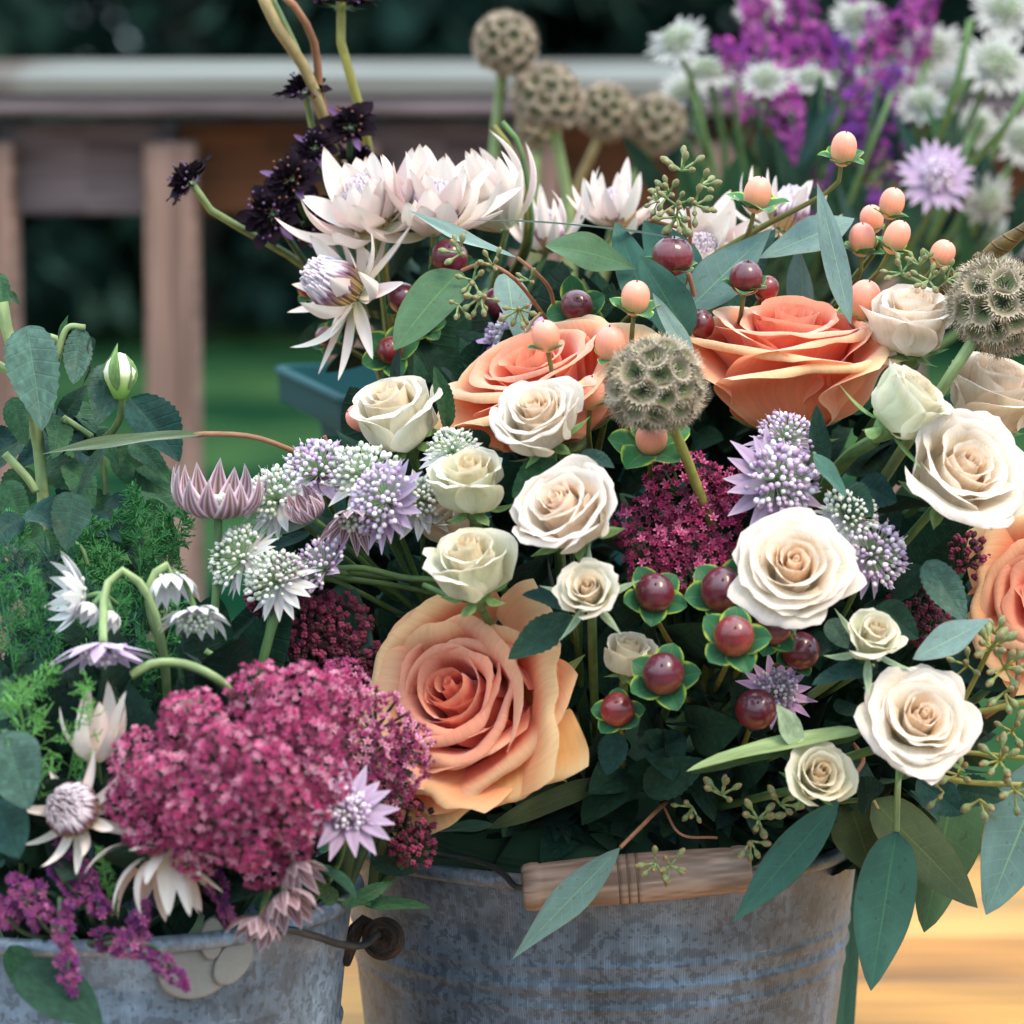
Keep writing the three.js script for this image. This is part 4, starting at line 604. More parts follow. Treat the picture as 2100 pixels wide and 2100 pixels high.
sprig('highest peach berry on a long stalk in front of the purple sprays', [[1730, 306, -0.03, 34, [0.12, 0.93, 0.35], EG, 1.1, 5]], { root: [1470, 520, -0.07] });
sprig('large peach berry with broad leafy bracts beside the seed cluster', [[1553, 400, -0.03, 38, [0.18, 0.92, 0.35], EG, 1.35, 5]], { root: [1480, 540, -0.07] });
sprig('bunch of peach berries on one stalk above the white rose', [[1829, 418, -0.04, 33, [0.2, 0.93, 0.3], EG, 0.9, 4], [1838, 487, -0.02, 35, [0.4, 0.85, 0.3], EG, 1.0, 5], [1788, 450, -0.06, 30, [-0.1, 0.9, 0.3], EG, 0.8, 4], [1768, 492, -0.05, 34, [0.0, 0.8, 0.4], EG, 1.0, 5], [1932, 521, -0.03, 31, [0.5, 0.82, 0.3], EG, 0.9, 4]], { root: [1700, 640, -0.12] });
sprig('peach berry squeezed beside the white rose by the brown branch', [[1770, 618, -0.015, 42, [0.25, 0.85, 0.35], EG, 0.9, 4]], { root: [1740, 720, -0.11] });
sprig('peach berry poking out beside the egg shaped cream rosebud', [[742, 858, 0.0, 34, [-0.85, 0.4, 0.3], EG, 0.4, 3]], { root: [830, 930, -0.02] });
pod('fuzzy round seed pod leaning in front of the peach roses', [1343, 790, 0.075], 100, [-0.28, 0.55, 0.78], [[1395, 910, 0.06], [1430, 1000, 0.045], [1462, 1090, 0.03], [1440, 1500, -0.05]], { id: 1, sm: stemYellow, sr: 11 });
pod('fuzzy round seed pod beside the brown branch, over the side-on cream rose', [2045, 628, 0.02], 100, [0.35, 0.60, 0.72], [[1985, 715, 0.025], [1930, 800, 0.02], [1800, 1000, -0.03]], { id: 2, sm: stemPale, sr: 13 });
const PB = 'seed pods standing behind the bouquet';
pod('tallest seed pod, standing clear above the railing', [1037, 92, -0.52], 70, [0.12, 0.85, 0.25], [[1030, 150, -0.53], [1012, 330, -0.54], [990, 700, -0.55]], { group: PB, id: 3, sr: 11, n: 46 });
pod('seed pod just below the tallest one, in front of the railing', [1122, 200, -0.52], 76, [-0.25, 0.85, 0.3], [[1135, 260, -0.53], [1165, 420, -0.54], [1170, 700, -0.55]], { group: PB, id: 4, sr: 11, n: 46 });
pod('seed pod between its taller twin and the dim one, on a slanting stem', [1242, 228, -0.58], 62, [0.2, 0.85, 0.3], [[1225, 290, -0.58], [1180, 400, -0.59], [1150, 700, -0.60]], { group: PB, id: 5, sr: 10, n: 40, sm: stemTan });
pod('dimmest seed pod, next to the white astrantias', [1345, 255, -0.60], 66, [0.35, 0.8, 0.3], [[1325, 320, -0.60], [1290, 380, -0.60], [1200, 700, -0.62]], { group: PB, id: 6, sr: 10, n: 40 });
pod('dim hanging seed pod below its twins, behind the papery white flowers', [1105, 262, -0.59], 50, [-0.1, 0.6, 0.5], [[1100, 320, -0.59], [1095, 440, -0.59], [1100, 700, -0.62]], { group: PB, id: 7, sr: 10, n: 36 });

const br = (label, o) => eucalyptus(label, o);
br('eucalyptus twig of small gum nuts with a broad green leaf over the papery flowers', { root: [1160, 720, -0.05],
  leaves: [[[945, 556, -0.01], [808, 718, 0.02], 112, eucGreen, { n: [-0.25, 0.2, 1], bend: 0.05, fold: 0.1 }], [[1060, 528, -0.02], [836, 430, 0.0], 58, eucPale, { n: [-0.2, 0.75, 0.45], bend: -0.05, fold: 0.35, shape: 'lance' }], [[1040, 560, -0.05], [1060, 700, -0.03], 80, eucPale, { n: [0.3, 0.2, 1] }]],
  twigs: [[[[1160, 720, -0.05], [1110, 640, -0.03], [1040, 560, -0.01], [990, 540, -0.01], [945, 556, -0.01]], 4.5], [[[1140, 690, -0.04], [1130, 600, -0.03], [1100, 560, -0.02], [1060, 528, -0.02]], 4.5], [[[1110, 640, -0.03], [1085, 670, -0.02], [1065, 720, -0.02]], 4, stemTan]],
  umbels: [[970, 575, 0.0, 36, 7, [-0.2, -0.2, 0.8]], [945, 520, 0.0, 34, 6, [-0.6, 0.5, 0.5]], [985, 610, 0.01, 34, 8, [0, -0.8, 0.5]], [1010, 545, 0.0, 30, 5, [0.1, 0.4, 0.8]], [940, 625, 0.01, 30, 4, [-0.3, -0.8, 0.4]], [1065, 635, 0.0, 34, 8, [0, -0.8, 0.5]], [1085, 575, -0.01, 26, 5, [0.1, 0.6, 0.6]]] });
br('eucalyptus sprig with a dense gum nut cluster standing over the red berries', { root: [1400, 640, -0.04],
  leaves: [[[1305, 552, -0.01], [1118, 505, 0.0], 96, eucGreen, { n: [0, 0.45, 0.9], bend: 0.06, fold: 0.12, shape: 'obovate' }], [[1400, 492, -0.03], [960, 452, 0.0], 30, eucPale, { n: [0, 1, 0.06], bend: 0.02, fold: 0.25, shape: 'lance' }], [[1340, 660, 0.005], [1262, 455, -0.03], 80, eucTeal, { n: [0.1, 0.2, 1] }], [[1430, 600, -0.05], [1320, 452, -0.06], 110, eucTeal, { n: [-0.2, 0.2, 1] }]],
  twigs: [[[[1400, 640, -0.04], [1412, 560, -0.03], [1415, 470, -0.02], [1410, 425, -0.015]], 4], [[[1415, 480, -0.02], [1385, 465, -0.01], [1330, 452, 0.0]], 4]],
  umbels: [[1398, 350, -0.01, 40, 7, [0, 0.8, 0.5]], [1372, 395, -0.005, 36, 8, [-0.4, 0.2, 0.8]], [1350, 412, 0.0, 26, 6, [-0.8, 0.0, 0.6]], [1436, 380, -0.01, 38, 4, [0.85, 0.3, 0.3]], [1425, 420, -0.01, 36, 7, [0.6, -0.2, 0.7]], [1388, 445, 0.0, 40, 9, [-0.1, -0.6, 0.7]], [1385, 420, 0.0, 34, 6, [0, -0.2, 1]]] });
br('pale blue eucalyptus leaves crossing behind the red berries', { root: [1420, 720, -0.05],
  leaves: [[[1412, 690, 0.0], [1312, 524, 0.012], 98, eucTeal, { n: [-0.25, 0.25, 0.95], bend: 0.04 }], [[1428, 745, 0.02], [1338, 600, 0.03], 50, eucPale, { n: [0.5, 0.3, 0.8], shape: 'lance', bend: -0.04 }], [[1395, 650, -0.02], [1583, 468, -0.03], 108, eucBlue, { n: [-0.15, 0.35, 0.92], fold: 0.08, shape: 'lance' }], [[1555, 530, -0.045], [1752, 448, -0.05], 96, eucPale, { n: [0.0, 0.6, 0.8], fold: 0.08, shape: 'obovate' }], [[1470, 610, -0.06], [1590, 470, -0.07], 90, roseTeal, { n: [0, 0.3, 1] }], [[1640, 690, -0.075], [1638, 500, -0.05], 82, eucBlue, { n: [-0.5, 0.15, 0.85], side: 0.04 }], [[1745, 665, 0.01], [1676, 374, 0.0], 56, eucPale, { n: [-0.55, 0.1, 0.85], shape: 'lance', fold: 0.1 }]],
  twigs: [[[[1420, 740, -0.05], [1440, 680, -0.03], [1412, 560, -0.02]], 5], [[[1420, 740, -0.05], [1500, 680, -0.11], [1555, 530, -0.05]], 5], [[[1440, 740, -0.10], [1640, 720, -0.12], [1760, 690, -0.05], [1745, 665, 0.0]], 4]] });
br('small gum nut twig resting on the white rose by the brown branch', { root: [1900, 640, -0.04], umbels: [[1850, 560, -0.005, 34, 6, [-0.5, 0.6, 0.5]], [1885, 545, -0.005, 30, 6, [0, 0.9, 0.3]], [1905, 575, 0.0, 34, 7, [0.1, 0.4, 0.8]], [1940, 575, 0.0, 36, 5, [0.8, 0.2, 0.5]]], twigs: [[[[1900, 640, -0.04], [1900, 590, -0.02], [1850, 562, -0.005]], 4, stemPale]] });
br('long olive eucalyptus leaf reaching out over the rose foliage', { root: [760, 1010, -0.03],
  leaves: [[[425, 890, 0.02], [84, 932, 0.04], 46, eucOlive, { n: [0.05, 0.75, 0.65], shape: 'lance', fold: 0.25, wave: 0.2, nv: 24, bend: 0.02 }]], twigs: [[[[760, 1010, -0.03], [690, 960, -0.01], [610, 928, 0.01], [520, 896, 0.02], [425, 890, 0.02], [360, 895, 0.022]], 5.5], [[[690, 960, -0.01], [675, 920, -0.01], [665, 893, -0.01]], 4.5]] });
br('narrow blue eucalyptus leaf hanging in front of the wooden grip', { root: [1380, 1640, 0.0],
  leaves: [[[1272, 1738, 0.045], [1050, 1968, 0.06], 80, eucBlue, { n: [-0.25, 0.3, 0.92], shape: 'lance', fold: 0.08 }]], twigs: [[[[1380, 1640, 0.0], [1358, 1652, 0.02], [1310, 1700, 0.04], [1272, 1738, 0.045]], 4.5, stemRed], [[[1360, 1652, 0.02], [1395, 1710, 0.03], [1470, 1718, 0.02]], 3]],
  umbels: [[1420, 1655, 0.03, 34, 5, [-0.3, -0.4, 0.8]], [1480, 1630, 0.04, 40, 6, [0, 0.7, 0.6]], [1555, 1680, 0.045, 42, 7, [0.3, 0.3, 0.8]], [1540, 1725, 0.045, 38, 5, [0.3, -0.7, 0.6]], [1600, 1650, 0.045, 40, 6, [0.5, 0.6, 0.5]], [1345, 1770, 0.05, 36, 5, [-0.3, -0.3, 0.8]], [1375, 1775, 0.05, 34, 6, [0.4, -0.2, 0.8]]] , nut: 1.05 });
br('narrow blue eucalyptus leaf crossing the end of the wooden grip', { root: [1740, 1600, 0.0],
  leaves: [[[1722, 1640, 0.04], [1502, 1892, 0.055], 86, eucTeal, { n: [-0.2, 0.25, 0.95], shape: 'lance', fold: 0.08 }]], twigs: [[[[1745, 1520, 0.01], [1770, 1560, 0.03], [1745, 1600, 0.04], [1722, 1640, 0.04]], 5, stemRed]] });
br('hanging eucalyptus leaves draped past the bucket, over the bare table', { root: [1850, 1560, 0.0],
  leaves: [[[1838, 1705, 0.03], [1786, 2032, 0.04], 128, eucTeal, { n: [-0.15, 0.1, 1], fold: 0.12, side: 0.0, shape: 'ovate' }], [[1790, 1640, 0.0], [2005, 1862, 0.0], 130, eucOlive, { n: [0.3, 0.2, 0.9], fold: 0.08, wave: 0.06 }], [[1960, 1600, -0.02], [1895, 1912, -0.015], 160, eucGreen, { n: [0.2, 0.1, 1], fold: 0.1 }], [[2150, 1560, 0.03], [2022, 1876, 0.04], 150, eucBlue, { n: [-0.2, 0.1, 1], fold: 0.1 }], [[1740, 1640, -0.01], [1790, 1790, -0.01], 120, eucOlive, { n: [0.1, 0.1, 1] }]],
  twigs: [[[[1850, 1540, 0.01], [1842, 1600, 0.03], [1838, 1705, 0.03]], 6.5, stemPale], [[[1770, 1600, 0.0], [1790, 1640, 0.0], [1800, 1660, 0.0]], 5, stemTan]] });
br('eucalyptus with fat green gum nuts and a pale leaf beside the open blush rose', { root: [1800, 1480, -0.02],
  leaves: [[[1872, 1352, 0.08], [2032, 1268, 0.085], 84, eucPale, { n: [-0.1, 0.7, 0.7], fold: 0.1, shape: 'lance' }], [[2090, 1410, -0.01], [1968, 1225, -0.005], 190, roseTeal, { n: [-0.3, 0.2, 0.95], shape: 'oval', fold: 0.08 }]],
  twigs: [[[[1800, 1500, 0.0], [1960, 1470, 0.05], [2100, 1440, 0.06]], 6, stemYellow], [[[1960, 1470, 0.05], [2010, 1370, 0.06], [2030, 1330, 0.07]], 5.5, stemYellow], [[[2020, 1470, 0.04], [2080, 1420, 0.05], [2090, 1330, 0.05]], 6, stemRed], [[[1860, 1570, 0.05], [1960, 1600, 0.06], [2100, 1610, 0.06]], 5.5, stemYellow], [[[1950, 1540, 0.03], [2110, 1555, 0.04]], 5, stemYellow]],
  umbels: [[2030, 1330, 0.07, 44, 8, [0.2, 0.6, 0.7]], [2060, 1370, 0.07, 42, 8, [0.3, 0.0, 0.9]], [2040, 1300, 0.06, 36, 5, [0.3, 0.9, 0.3]], [1985, 1365, 0.06, 34, 5, [-0.4, 0.2, 0.8]], [2060, 1420, 0.07, 40, 5, [0, -0.8, 0.4]], [2050, 1560, 0.06, 42, 7, [0, 0.6, 0.7]], [1965, 1590, 0.07, 38, 5, [0, 0.5, 0.8]], [2010, 1640, 0.07, 40, 4, [0, -0.9, 0.3]], [2080, 1620, 0.06, 40, 6, [0.3, -0.3, 0.9]], [1935, 1625, 0.07, 32, 3, [-0.5, -0.3, 0.8]], [2075, 1500, 0.05, 36, 5, [0, 0.5, 0.8]]], um: stemYellow, nut: 1.15 });
{ const g = thing('leaf_blade', 'thick pale green leaf blade lying above the rim by the small rosebud', 'leaf', P([1800, 1480, -0.02]));
  leaf(g, [[1765, 1500, 0.075], [1408, 1582, 0.09], 46, stemPale, { n: [0.1, 0.8, 0.6], shape: 'strap', fold: 0.3, bend: 0.03, nv: 20 }]); leaf(g, [[1775, 1503, 0.07], [1415, 1586, 0.085], 38, roseMid, { n: [0.2, -0.7, 0.7], shape: 'strap', fold: 0.2, bend: -0.02, nv: 20 }]); tubeP(g, 'stalk', [[1765, 1500, 0.075], [1830, 1470, 0.03], [1800, 1600, -0.05]], 8, stemPale); }
{ const g = thing('strap_leaf', 'long teal strap leaf standing behind the bucket side', 'leaf', P([1700, 2150, -0.16])); leaf(g, [[1712, 2300, -0.14], [1765, 1600, -0.10], 50, mats.eucalyptus_teal, { n: [0.3, 0.1, 1], shape: 'strap', fold: 0.2, nv: 20 }]); }
{ const g = thing('brown_branch', 'bare brown branch slanting up beside the large fuzzy pod', 'branch', P([1900, 640, -0.06])); tubeP(g, 'bark', [[1880, 640, -0.06], [1960, 578, -0.04], [2030, 522, -0.02], [2160, 430, 0.0]], (t) => 17 + 3 * Math.sin(t * 21), stemM('branch_bark', [0.20, 0.12, 0.03], { bumpMap: roseLeafBump, bumpScale: 0.001 }), 30, 9); for (const [x, y] of [[2012, 536], [1962, 574]]) tubeP(g, 'node', [[x - 6, y + 5, -0.03], [x, y, -0.03], [x + 6, y - 5, -0.03]], 21, mats.branch_bark, 4, 9); }
// ---------- astrantias, stonecrops, papery flowers, sprays, greenery ----------
const AG = 'astrantias at the edge of the big bouquet', S0 = [900, 1300, -0.02];
const as = (label, c, r, d, o = {}) => astrantia(label, c, r, d, { group: AG, ...o });
as('lilac astrantia with a dark magenta eye, under the long leaf stalk', [655, 975, 0.03], 92, [-0.25, 0.75, 0.45], { kind: 'lilac', open: 112, eye: 0.5, dome: 0.98, nf: 90, blen: 0.9, stem: [[700, 1080, 0.0], S0] });
as('white astrantia whose bracts droop beside the striped cup', [572, 1030, 0.035], 92, [-0.62, 0.55, 0.45], { kind: 'white', open: 100, dome: 0.95, nf: 80, stem: [[640, 1090, 0.02], S0] });
as('white green astrantia between the magenta eyed and the full lilac one', [748, 985, 0.035], 96, [0.02, 0.72, 0.65], { kind: 'white', open: 100, dome: 0.95, nf: 80, stem: [[800, 1090, 0.0], S0] });
as('full lilac astrantia with a wide fan of bracts and purple eye', [795, 1030, 0.055], 98, [-0.72, 0.25, 0.62], { kind: 'lilac', nb: 20, open: 92, eye: 0.3, dome: 0.95, nf: 90, bw: 0.32, stem: [[830, 1120, 0.02], S0] });
as('white astrantia tucked behind the full lilac one', [868, 1030, 0.03], 86, [-0.2, 0.55, 0.75], { kind: 'white', open: 96, nf: 60, stem: [[870, 1150, 0.0], S0] });
as('pair twin astrantia, the greener, over the open lawn gap', [500, 1150, 0.05], 84, [-0.72, 0.5, 0.4], { kind: 'white', open: 105, dome: 1.0, nf: 80, stem: [[600, 1190, 0.03], [760, 1180, 0.01], S0] });
as('white astrantia with a pink eye beside its greener twin', [572, 1195, 0.06], 86, [-0.5, 0.62, 0.55], { kind: 'white', open: 115, eye: 0.3, dome: 0.95, nf: 70, stem: [[640, 1190, 0.03], [780, 1200, 0.01], S0] });
as('small lilac astrantia with a dark purple throat above the burgundy stonecrop', [668, 1172, 0.05], 82, [-0.62, 0.55, 0.5], { kind: 'lilac', open: 70, eye: 0.6, dome: 0.98, nf: 60, stem: [[760, 1180, 0.02], [890, 1200, 0.01], [960, 1300, -0.02]] });
as('closed striped astrantia bud under the magenta eyed one', [640, 1062, 0.05], 66, [-0.35, 0.72, 0.5], { kind: 'pink', nb: 12, open: 22, cupped: 0.3, nf: 0, bw: 0.45, stem: [[700, 1110, 0.03], S0] });
as('striped astrantia hanging with folded bracts, between the lilac ones', [722, 1055, 0.055], 84, [0.02, -0.75, 0.5], { kind: 'pink', nb: 14, open: 48, cupped: 0.1, nf: 20, dome: 0.5, stem: [[760, 1050, 0.03], S0] });
as('tiny pink astrantia bud between the drooping white one and the purple throated one', [588, 1168, 0.065], 38, [-0.2, 0.2, 0.95], { kind: 'pink', nb: 12, open: 40, cupped: 0.3, nf: 30, dome: 0.75, stem: [[660, 1180, 0.04], S0] });
as('small white astrantia in front of the half hidden peach rose', [928, 930, 0.035], 72, [-0.05, 0.72, 0.6], { kind: 'white', open: 105, dome: 0.9, nf: 60, stem: [[960, 1020, 0.0], S0] });
as('striped pink astrantia cup standing on its own bare stem', [448, 1055, 0.05], 124, [0.02, 0.97, 0.2], { kind: 'pink', nb: 15, open: 40, cupped: 0.34, nf: 20, dome: 0.4, bw: 0.46, sr: 9, stem: [[444, 1200, 0.05], [436, 1330, 0.05], [430, 1500, 0.04], [380, 1900, 0.02]], sm: stemGreen, group: 'astrantias by the second bucket' });
as('lilac astrantia with long side bracts next to the open white rose', [1590, 990, 0.05], 112, [0.42, 0.22, 0.86], { kind: 'lilac', nb: 18, open: 96, eye: 0.22, dome: 0.86, nf: 90, stem: [[1600, 1200, 0.0], [1450, 1500, -0.05]] });
as('shaded lilac astrantia directly below the wide peach rose', [1610, 905, 0.035], 78, [0.1, 0.8, 0.55], { kind: 'lilac', open: 100, dome: 0.95, nf: 70, stem: [[1620, 1100, 0.0], [1450, 1500, -0.05]] });
as('pale green astrantia dome beside a grey leaf and the open white rose', [1735, 1065, 0.05], 80, [0.35, 0.7, 0.55], { kind: 'white', open: 110, dome: 0.98, nf: 80, stem: [[1700, 1250, 0.0], [1450, 1500, -0.05]] });
as('lilac astrantia dome spilling down behind the open white rose', [1785, 1140, 0.05], 92, [0.62, 0.3, 0.68], { kind: 'lilac', open: 115, dome: 0.95, nf: 90, stem: [[1700, 1300, 0.0], [1450, 1500, -0.05]] });
as('dim astrantia deep in the shade below the maroon berries', [1590, 1420, 0.035], 78, [0.1, 0.4, 0.8], { kind: 'dim', nf: 60, stem: [[1500, 1550, -0.03]] });
as('dim astrantia peering out under the green gum nut twig', [1050, 700, -0.06], 90, [-0.3, 0.7, 0.6], { kind: 'dim', nf: 50, stem: [[1080, 900, -0.1]] });
const LG = 'astrantias by the second bucket';
as('white astrantia facing sideways off an arching stem', [176, 1225, 0.10], 104, [-0.92, 0.12, 0.25], { kind: 'white', nb: 16, open: 52, cupped: 0.08, nf: 20, dome: 0.5, bw: 0.34, stem: [[205, 1218, 0.1], [240, 1240, 0.09]], group: LG });
as('pink tipped astrantia bud on the arching stem', [192, 1240, 0.11], 44, [-0.5, -0.7, 0.4], { kind: 'white', nb: 9, open: 28, cupped: 0.3, nf: 0, bw: 0.5, stem: [[210, 1218, 0.1]], group: LG });
as('second pink astrantia bud beside the arching stem', [228, 1255, 0.11], 42, [-0.1, -0.8, 0.5], { kind: 'white', nb: 9, open: 28, cupped: 0.3, nf: 0, bw: 0.5, stem: [[215, 1218, 0.1]], group: LG });
as('nodding green and white astrantia under a curled stem', [350, 1180, 0.10], 72, [0.15, -0.85, 0.4], { kind: 'white', nb: 12, open: 40, cupped: 0.2, nf: 20, dome: 0.5, bw: 0.4, stem: [[352, 1158, 0.1], [315, 1178, 0.1], [305, 1235, 0.1], [330, 1330, 0.09], [350, 1500, 0.06]], sr: 9, sm: stemPale, group: LG });
as('nodding white astrantia dome like a little parasol', [402, 1262, 0.11], 78, [0.05, -0.9, 0.35], { kind: 'white', nb: 16, open: 68, cupped: 0.2, nf: 40, dome: 0.6, bw: 0.36, stem: [[395, 1235, 0.1], [378, 1190, 0.1], [355, 1170, 0.1]], group: LG });
as('lilac astrantia seen from its back above the pale papery flower', [212, 1318, 0.13], 112, [0.08, -0.96, 0.12], { kind: 'lilac', nb: 13, open: 68, cupped: 0.06, nf: 40, dome: 0.5, eye: 0.08, stem: [[212, 1260, 0.12], [222, 1195, 0.11], [255, 1170, 0.11], [300, 1215, 0.11], [335, 1330, 0.1], [345, 1500, 0.07]], sr: 9, sm: stemPale, group: LG });
as('blurred lilac astrantia beside the pink stonecrop, dark at its heart', [715, 1665, 0.14], 100, [0.05, 0.45, 0.85], { kind: 'lilac', nb: 16, open: 90, eye: 0.5, dome: 0.55, nf: 60, bw: 0.3, stem: [[690, 1780, 0.1], [600, 1900, 0.06]], group: LG });
as('beige folded astrantia drooping onto the paler bucket rim', [580, 1830, 0.15], 90, [0.3, -0.8, 0.4], { kind: 'pink', nb: 12, open: 38, cupped: 0.15, nf: 0, bw: 0.4, stem: [[575, 1790, 0.13], [540, 1850, 0.1]], group: LG });
as('second beige astrantia drooping over the rim beside its twin', [535, 1880, 0.15], 74, [-0.2, -0.8, 0.4], { kind: 'pink', nb: 12, open: 42, cupped: 0.15, nf: 0, bw: 0.4, stem: [[555, 1800, 0.13], [540, 1850, 0.1]], group: LG });
as('pink folded astrantia just under the pink stonecrop', [600, 1770, 0.15], 78, [0.5, -0.7, 0.4], { kind: 'pink', nb: 10, open: 40, cupped: 0.1, nf: 0, bw: 0.34, stem: [[575, 1740, 0.13], [540, 1850, 0.1]], group: LG });
// stonecrops
const PK = ['#ba4280', '#a4346c', '#d47ca6', '#802a56', '#c25a8e', '#e4aac4'], PD = ['#a8407a', '#b85a90', '#dca4c0', '#8a3266'], BG = ['#5a1530', '#7c2042', '#4a1228', '#95305a'], MG = ['#b02c70', '#8e2258', '#d474a4', '#701a48'];
sedum('big blurred pink stonecrop head spilling over the paler bucket', [[395, 1480, 0.165, 62], [290, 1560, 0.155, 58], [455, 1545, 0.185, 60], [545, 1585, 0.19, 62], [620, 1440, 0.155, 72], [535, 1425, 0.15, 60], [690, 1430, 0.13, 52], [345, 1600, 0.175, 60], [400, 1665, 0.18, 62], [480, 1640, 0.185, 58], [500, 1720, 0.175, 58], [600, 1665, 0.17, 64], [660, 1590, 0.165, 58], [640, 1515, 0.165, 56], [265, 1640, 0.15, 50], [310, 1700, 0.155, 50], [400, 1745, 0.155, 48], [540, 1780, 0.15, 40], [560, 1500, 0.17, 54], [590, 1740, 0.15, 44]], PK, { root: [470, 1900, 0.05], cen: [480, 1680, 0.02], n: 205, size: 11.5, leaves: [[[560, 1690, 0.14], [595, 1740, 0.17], 40, roseMid], [[620, 1560, 0.14], [655, 1525, 0.175], 36, roseMid], [[430, 1600, 0.15], [400, 1570, 0.185], 30, roseMid]] });
sedum('duller mauve stonecrop head against the large open peach rose', [[770, 1490, 0.10, 70], [822, 1560, 0.10, 58], [745, 1560, 0.115, 62], [845, 1520, 0.09, 40], [700, 1420, 0.10, 60], [800, 1610, 0.09, 46]], PD, { root: [700, 1850, 0.04], cen: [740, 1640, 0.0], n: 150, size: 11 });
sedum('dark burgundy stonecrop in the shade over the pink head', [[620, 1260, 0.03, 66], [690, 1290, 0.03, 62], [640, 1340, 0.03, 60], [720, 1350, 0.03, 52], [560, 1225, 0.02, 48], [760, 1410, 0.03, 44]], BG, { root: [700, 1600, 0.0], cen: [680, 1450, -0.05], n: 130, size: 12, buds: true, stem: [[560, 1255, 0.05], [548, 1320, 0.05], [530, 1400, 0.04]] });
sedum('dark wine stonecrop sprig at the bucket rim under the peach rose', [[830, 1690, 0.06, 52], [880, 1640, 0.04, 44], [790, 1640, 0.07, 46], [850, 1740, 0.06, 36]], BG, { root: [760, 1850, 0.02], cen: [800, 1800, 0.0], n: 130, size: 11, buds: true });
sedum('magenta stonecrop patch in the middle of the bouquet', [[1400, 1010, 0.03, 74], [1450, 1090, 0.035, 66], [1330, 1080, 0.03, 62], [1400, 1150, 0.045, 60], [1480, 1020, 0.02, 58], [1330, 1150, 0.045, 46], [1470, 1150, 0.04, 44]], MG, { root: [1400, 1450, -0.06], cen: [1400, 1200, -0.1], n: 140, size: 12, buds: false });
sedum('scraps of wine stonecrop deep behind the eucalyptus nuts', [[1870, 1240, 0.0, 44], [1910, 1290, 0.0, 42], [1985, 1140, -0.01, 36]], BG, { root: [1700, 1550, -0.07], cen: [1850, 1350, -0.1], n: 120, size: 11, buds: true });
// papery blushing bride flowers
const BB = 'papery white flowers in the plastic bucket';
const bb = (label, c, r, d, o = {}) => bride(label, c, r, d, { group: BB, stem: [[lerp(c[0], 850, 0.5), 800, -0.2], [860, 900, -0.33]], ...o });
bb('papery white flower with a striped woolly head, topmost on the dark scabious side', [770, 470, -0.09], 150, [-0.28, 0.80, 0.45], { er: 0.36, eh: 0.8 });
bb('papery white flower with one tall spear bract', [890, 480, -0.085], 150, [0.02, 0.86, 0.42], { er: 0.34, eh: 0.78 });
bb('papery white flower drooping toward the teal bucket, its bracts swept down', [730, 610, -0.075], 150, [-0.75, 0.42, 0.42], { er: 0.38, eh: 0.85, rings: [[5, 30, 0.9, 0.34], [7, 62, 1.05, 0.3], [8, 98, 1.15, 0.28]] });
bb('closed creamy papery flower leaning over a pale stem', [1040, 470, -0.11], 165, [-0.42, 0.86, 0.2], { wool: false, rings: [[6, 10, 1.0, 0.34], [8, 22, 1.1, 0.34], [7, 36, 0.95, 0.3]] });
bb('papery white flower out of focus behind the broad green leaf', [1262, 470, -0.17], 120, [0.0, 0.92, 0.3], { rings: [[7, 12, 1, 0.3], [8, 30, 1.1, 0.32], [7, 55, 1.0, 0.3]] });
bb('small papery flower behind the gum nut twig', [1120, 520, -0.16], 130, [-0.1, 0.9, 0.3], { rings: [[6, 12, 1, 0.24], [8, 36, 1.0, 0.24]] });
bb('papery white flower behind the large leafy peach berry', [1600, 470, -0.14], 130, [0.35, 0.8, 0.3], { rings: [[5, 25, 1, 0.3], [7, 55, 1.1, 0.3], [5, 85, 0.9, 0.28]] });
bb('papery white flower low behind the red berry', [1430, 540, -0.13], 120, [0.1, 0.5, 0.8], {});
bride('cream papery flower hanging upside down below the pink stonecrop', [345, 1745, 0.14], 150, [0.12, -0.92, 0.32], { rings: [[7, 22, 1.0, 0.3], [8, 48, 1.05, 0.28], [6, 75, 1.1, 0.26]], wool: false, group: 'papery flowers in the paler bucket', stem: [[360, 1680, 0.12], [330, 1850, 0.06]] });
bride('cream papery flower standing behind the pale woolly one', [200, 1560, 0.13], 140, [0.0, 0.94, 0.3], { rings: [[6, 10, 1.0, 0.34], [6, 30, 0.9, 0.32]], wool: false, group: 'papery flowers in the paler bucket', stem: [[210, 1680, 0.1], [240, 1850, 0.05]] });
bride('greyish woolly papery flower at the fern edge, facing out', [160, 1670, 0.15], 105, [-0.3, 0.4, 0.85], { er: 0.6, eh: 0.7, rings: [[7, 75, 1.1, 0.26], [6, 100, 1.2, 0.24]], group: 'papery flowers in the paler bucket', stem: [[180, 1760, 0.1], [220, 1850, 0.05]] });
// near black scabious
const ds = (label, c, r, d, o) => darkScabious(label, c, r * 1.22, d, o);
const K0 = [820, 800, -0.28];
ds('near black scabious in front of the railing top', [625, 190, -0.14], 50, [-0.1, 0.9, 0.4], { stem: [[640, 260, -0.15], [690, 450, -0.18], K0], sm: stemPale });
ds('rust flecked dark scabious beside the yellow green stem', [718, 262, -0.14], 52, [0, 0.6, 0.8], { brown: true, stem: [[720, 380, -0.17], K0], sm: stemDark });
ds('plain black scabious ball between the flecked ones', [645, 305, -0.13], 40, [0, 0.3, 0.95], { stem: [[690, 450, -0.17], K0], sm: stemDark });
ds('dark scabious pair member with lilac flecks, higher', [598, 372, -0.12], 55, [-0.2, 0.5, 0.8], { brown: true, stem: [[650, 500, -0.16], K0], sm: stemDark });
ds('dark scabious beneath the lilac flecked one', [560, 440, -0.12], 60, [-0.4, 0.3, 0.8], { stem: [[640, 560, -0.16], K0], sm: stemDark });
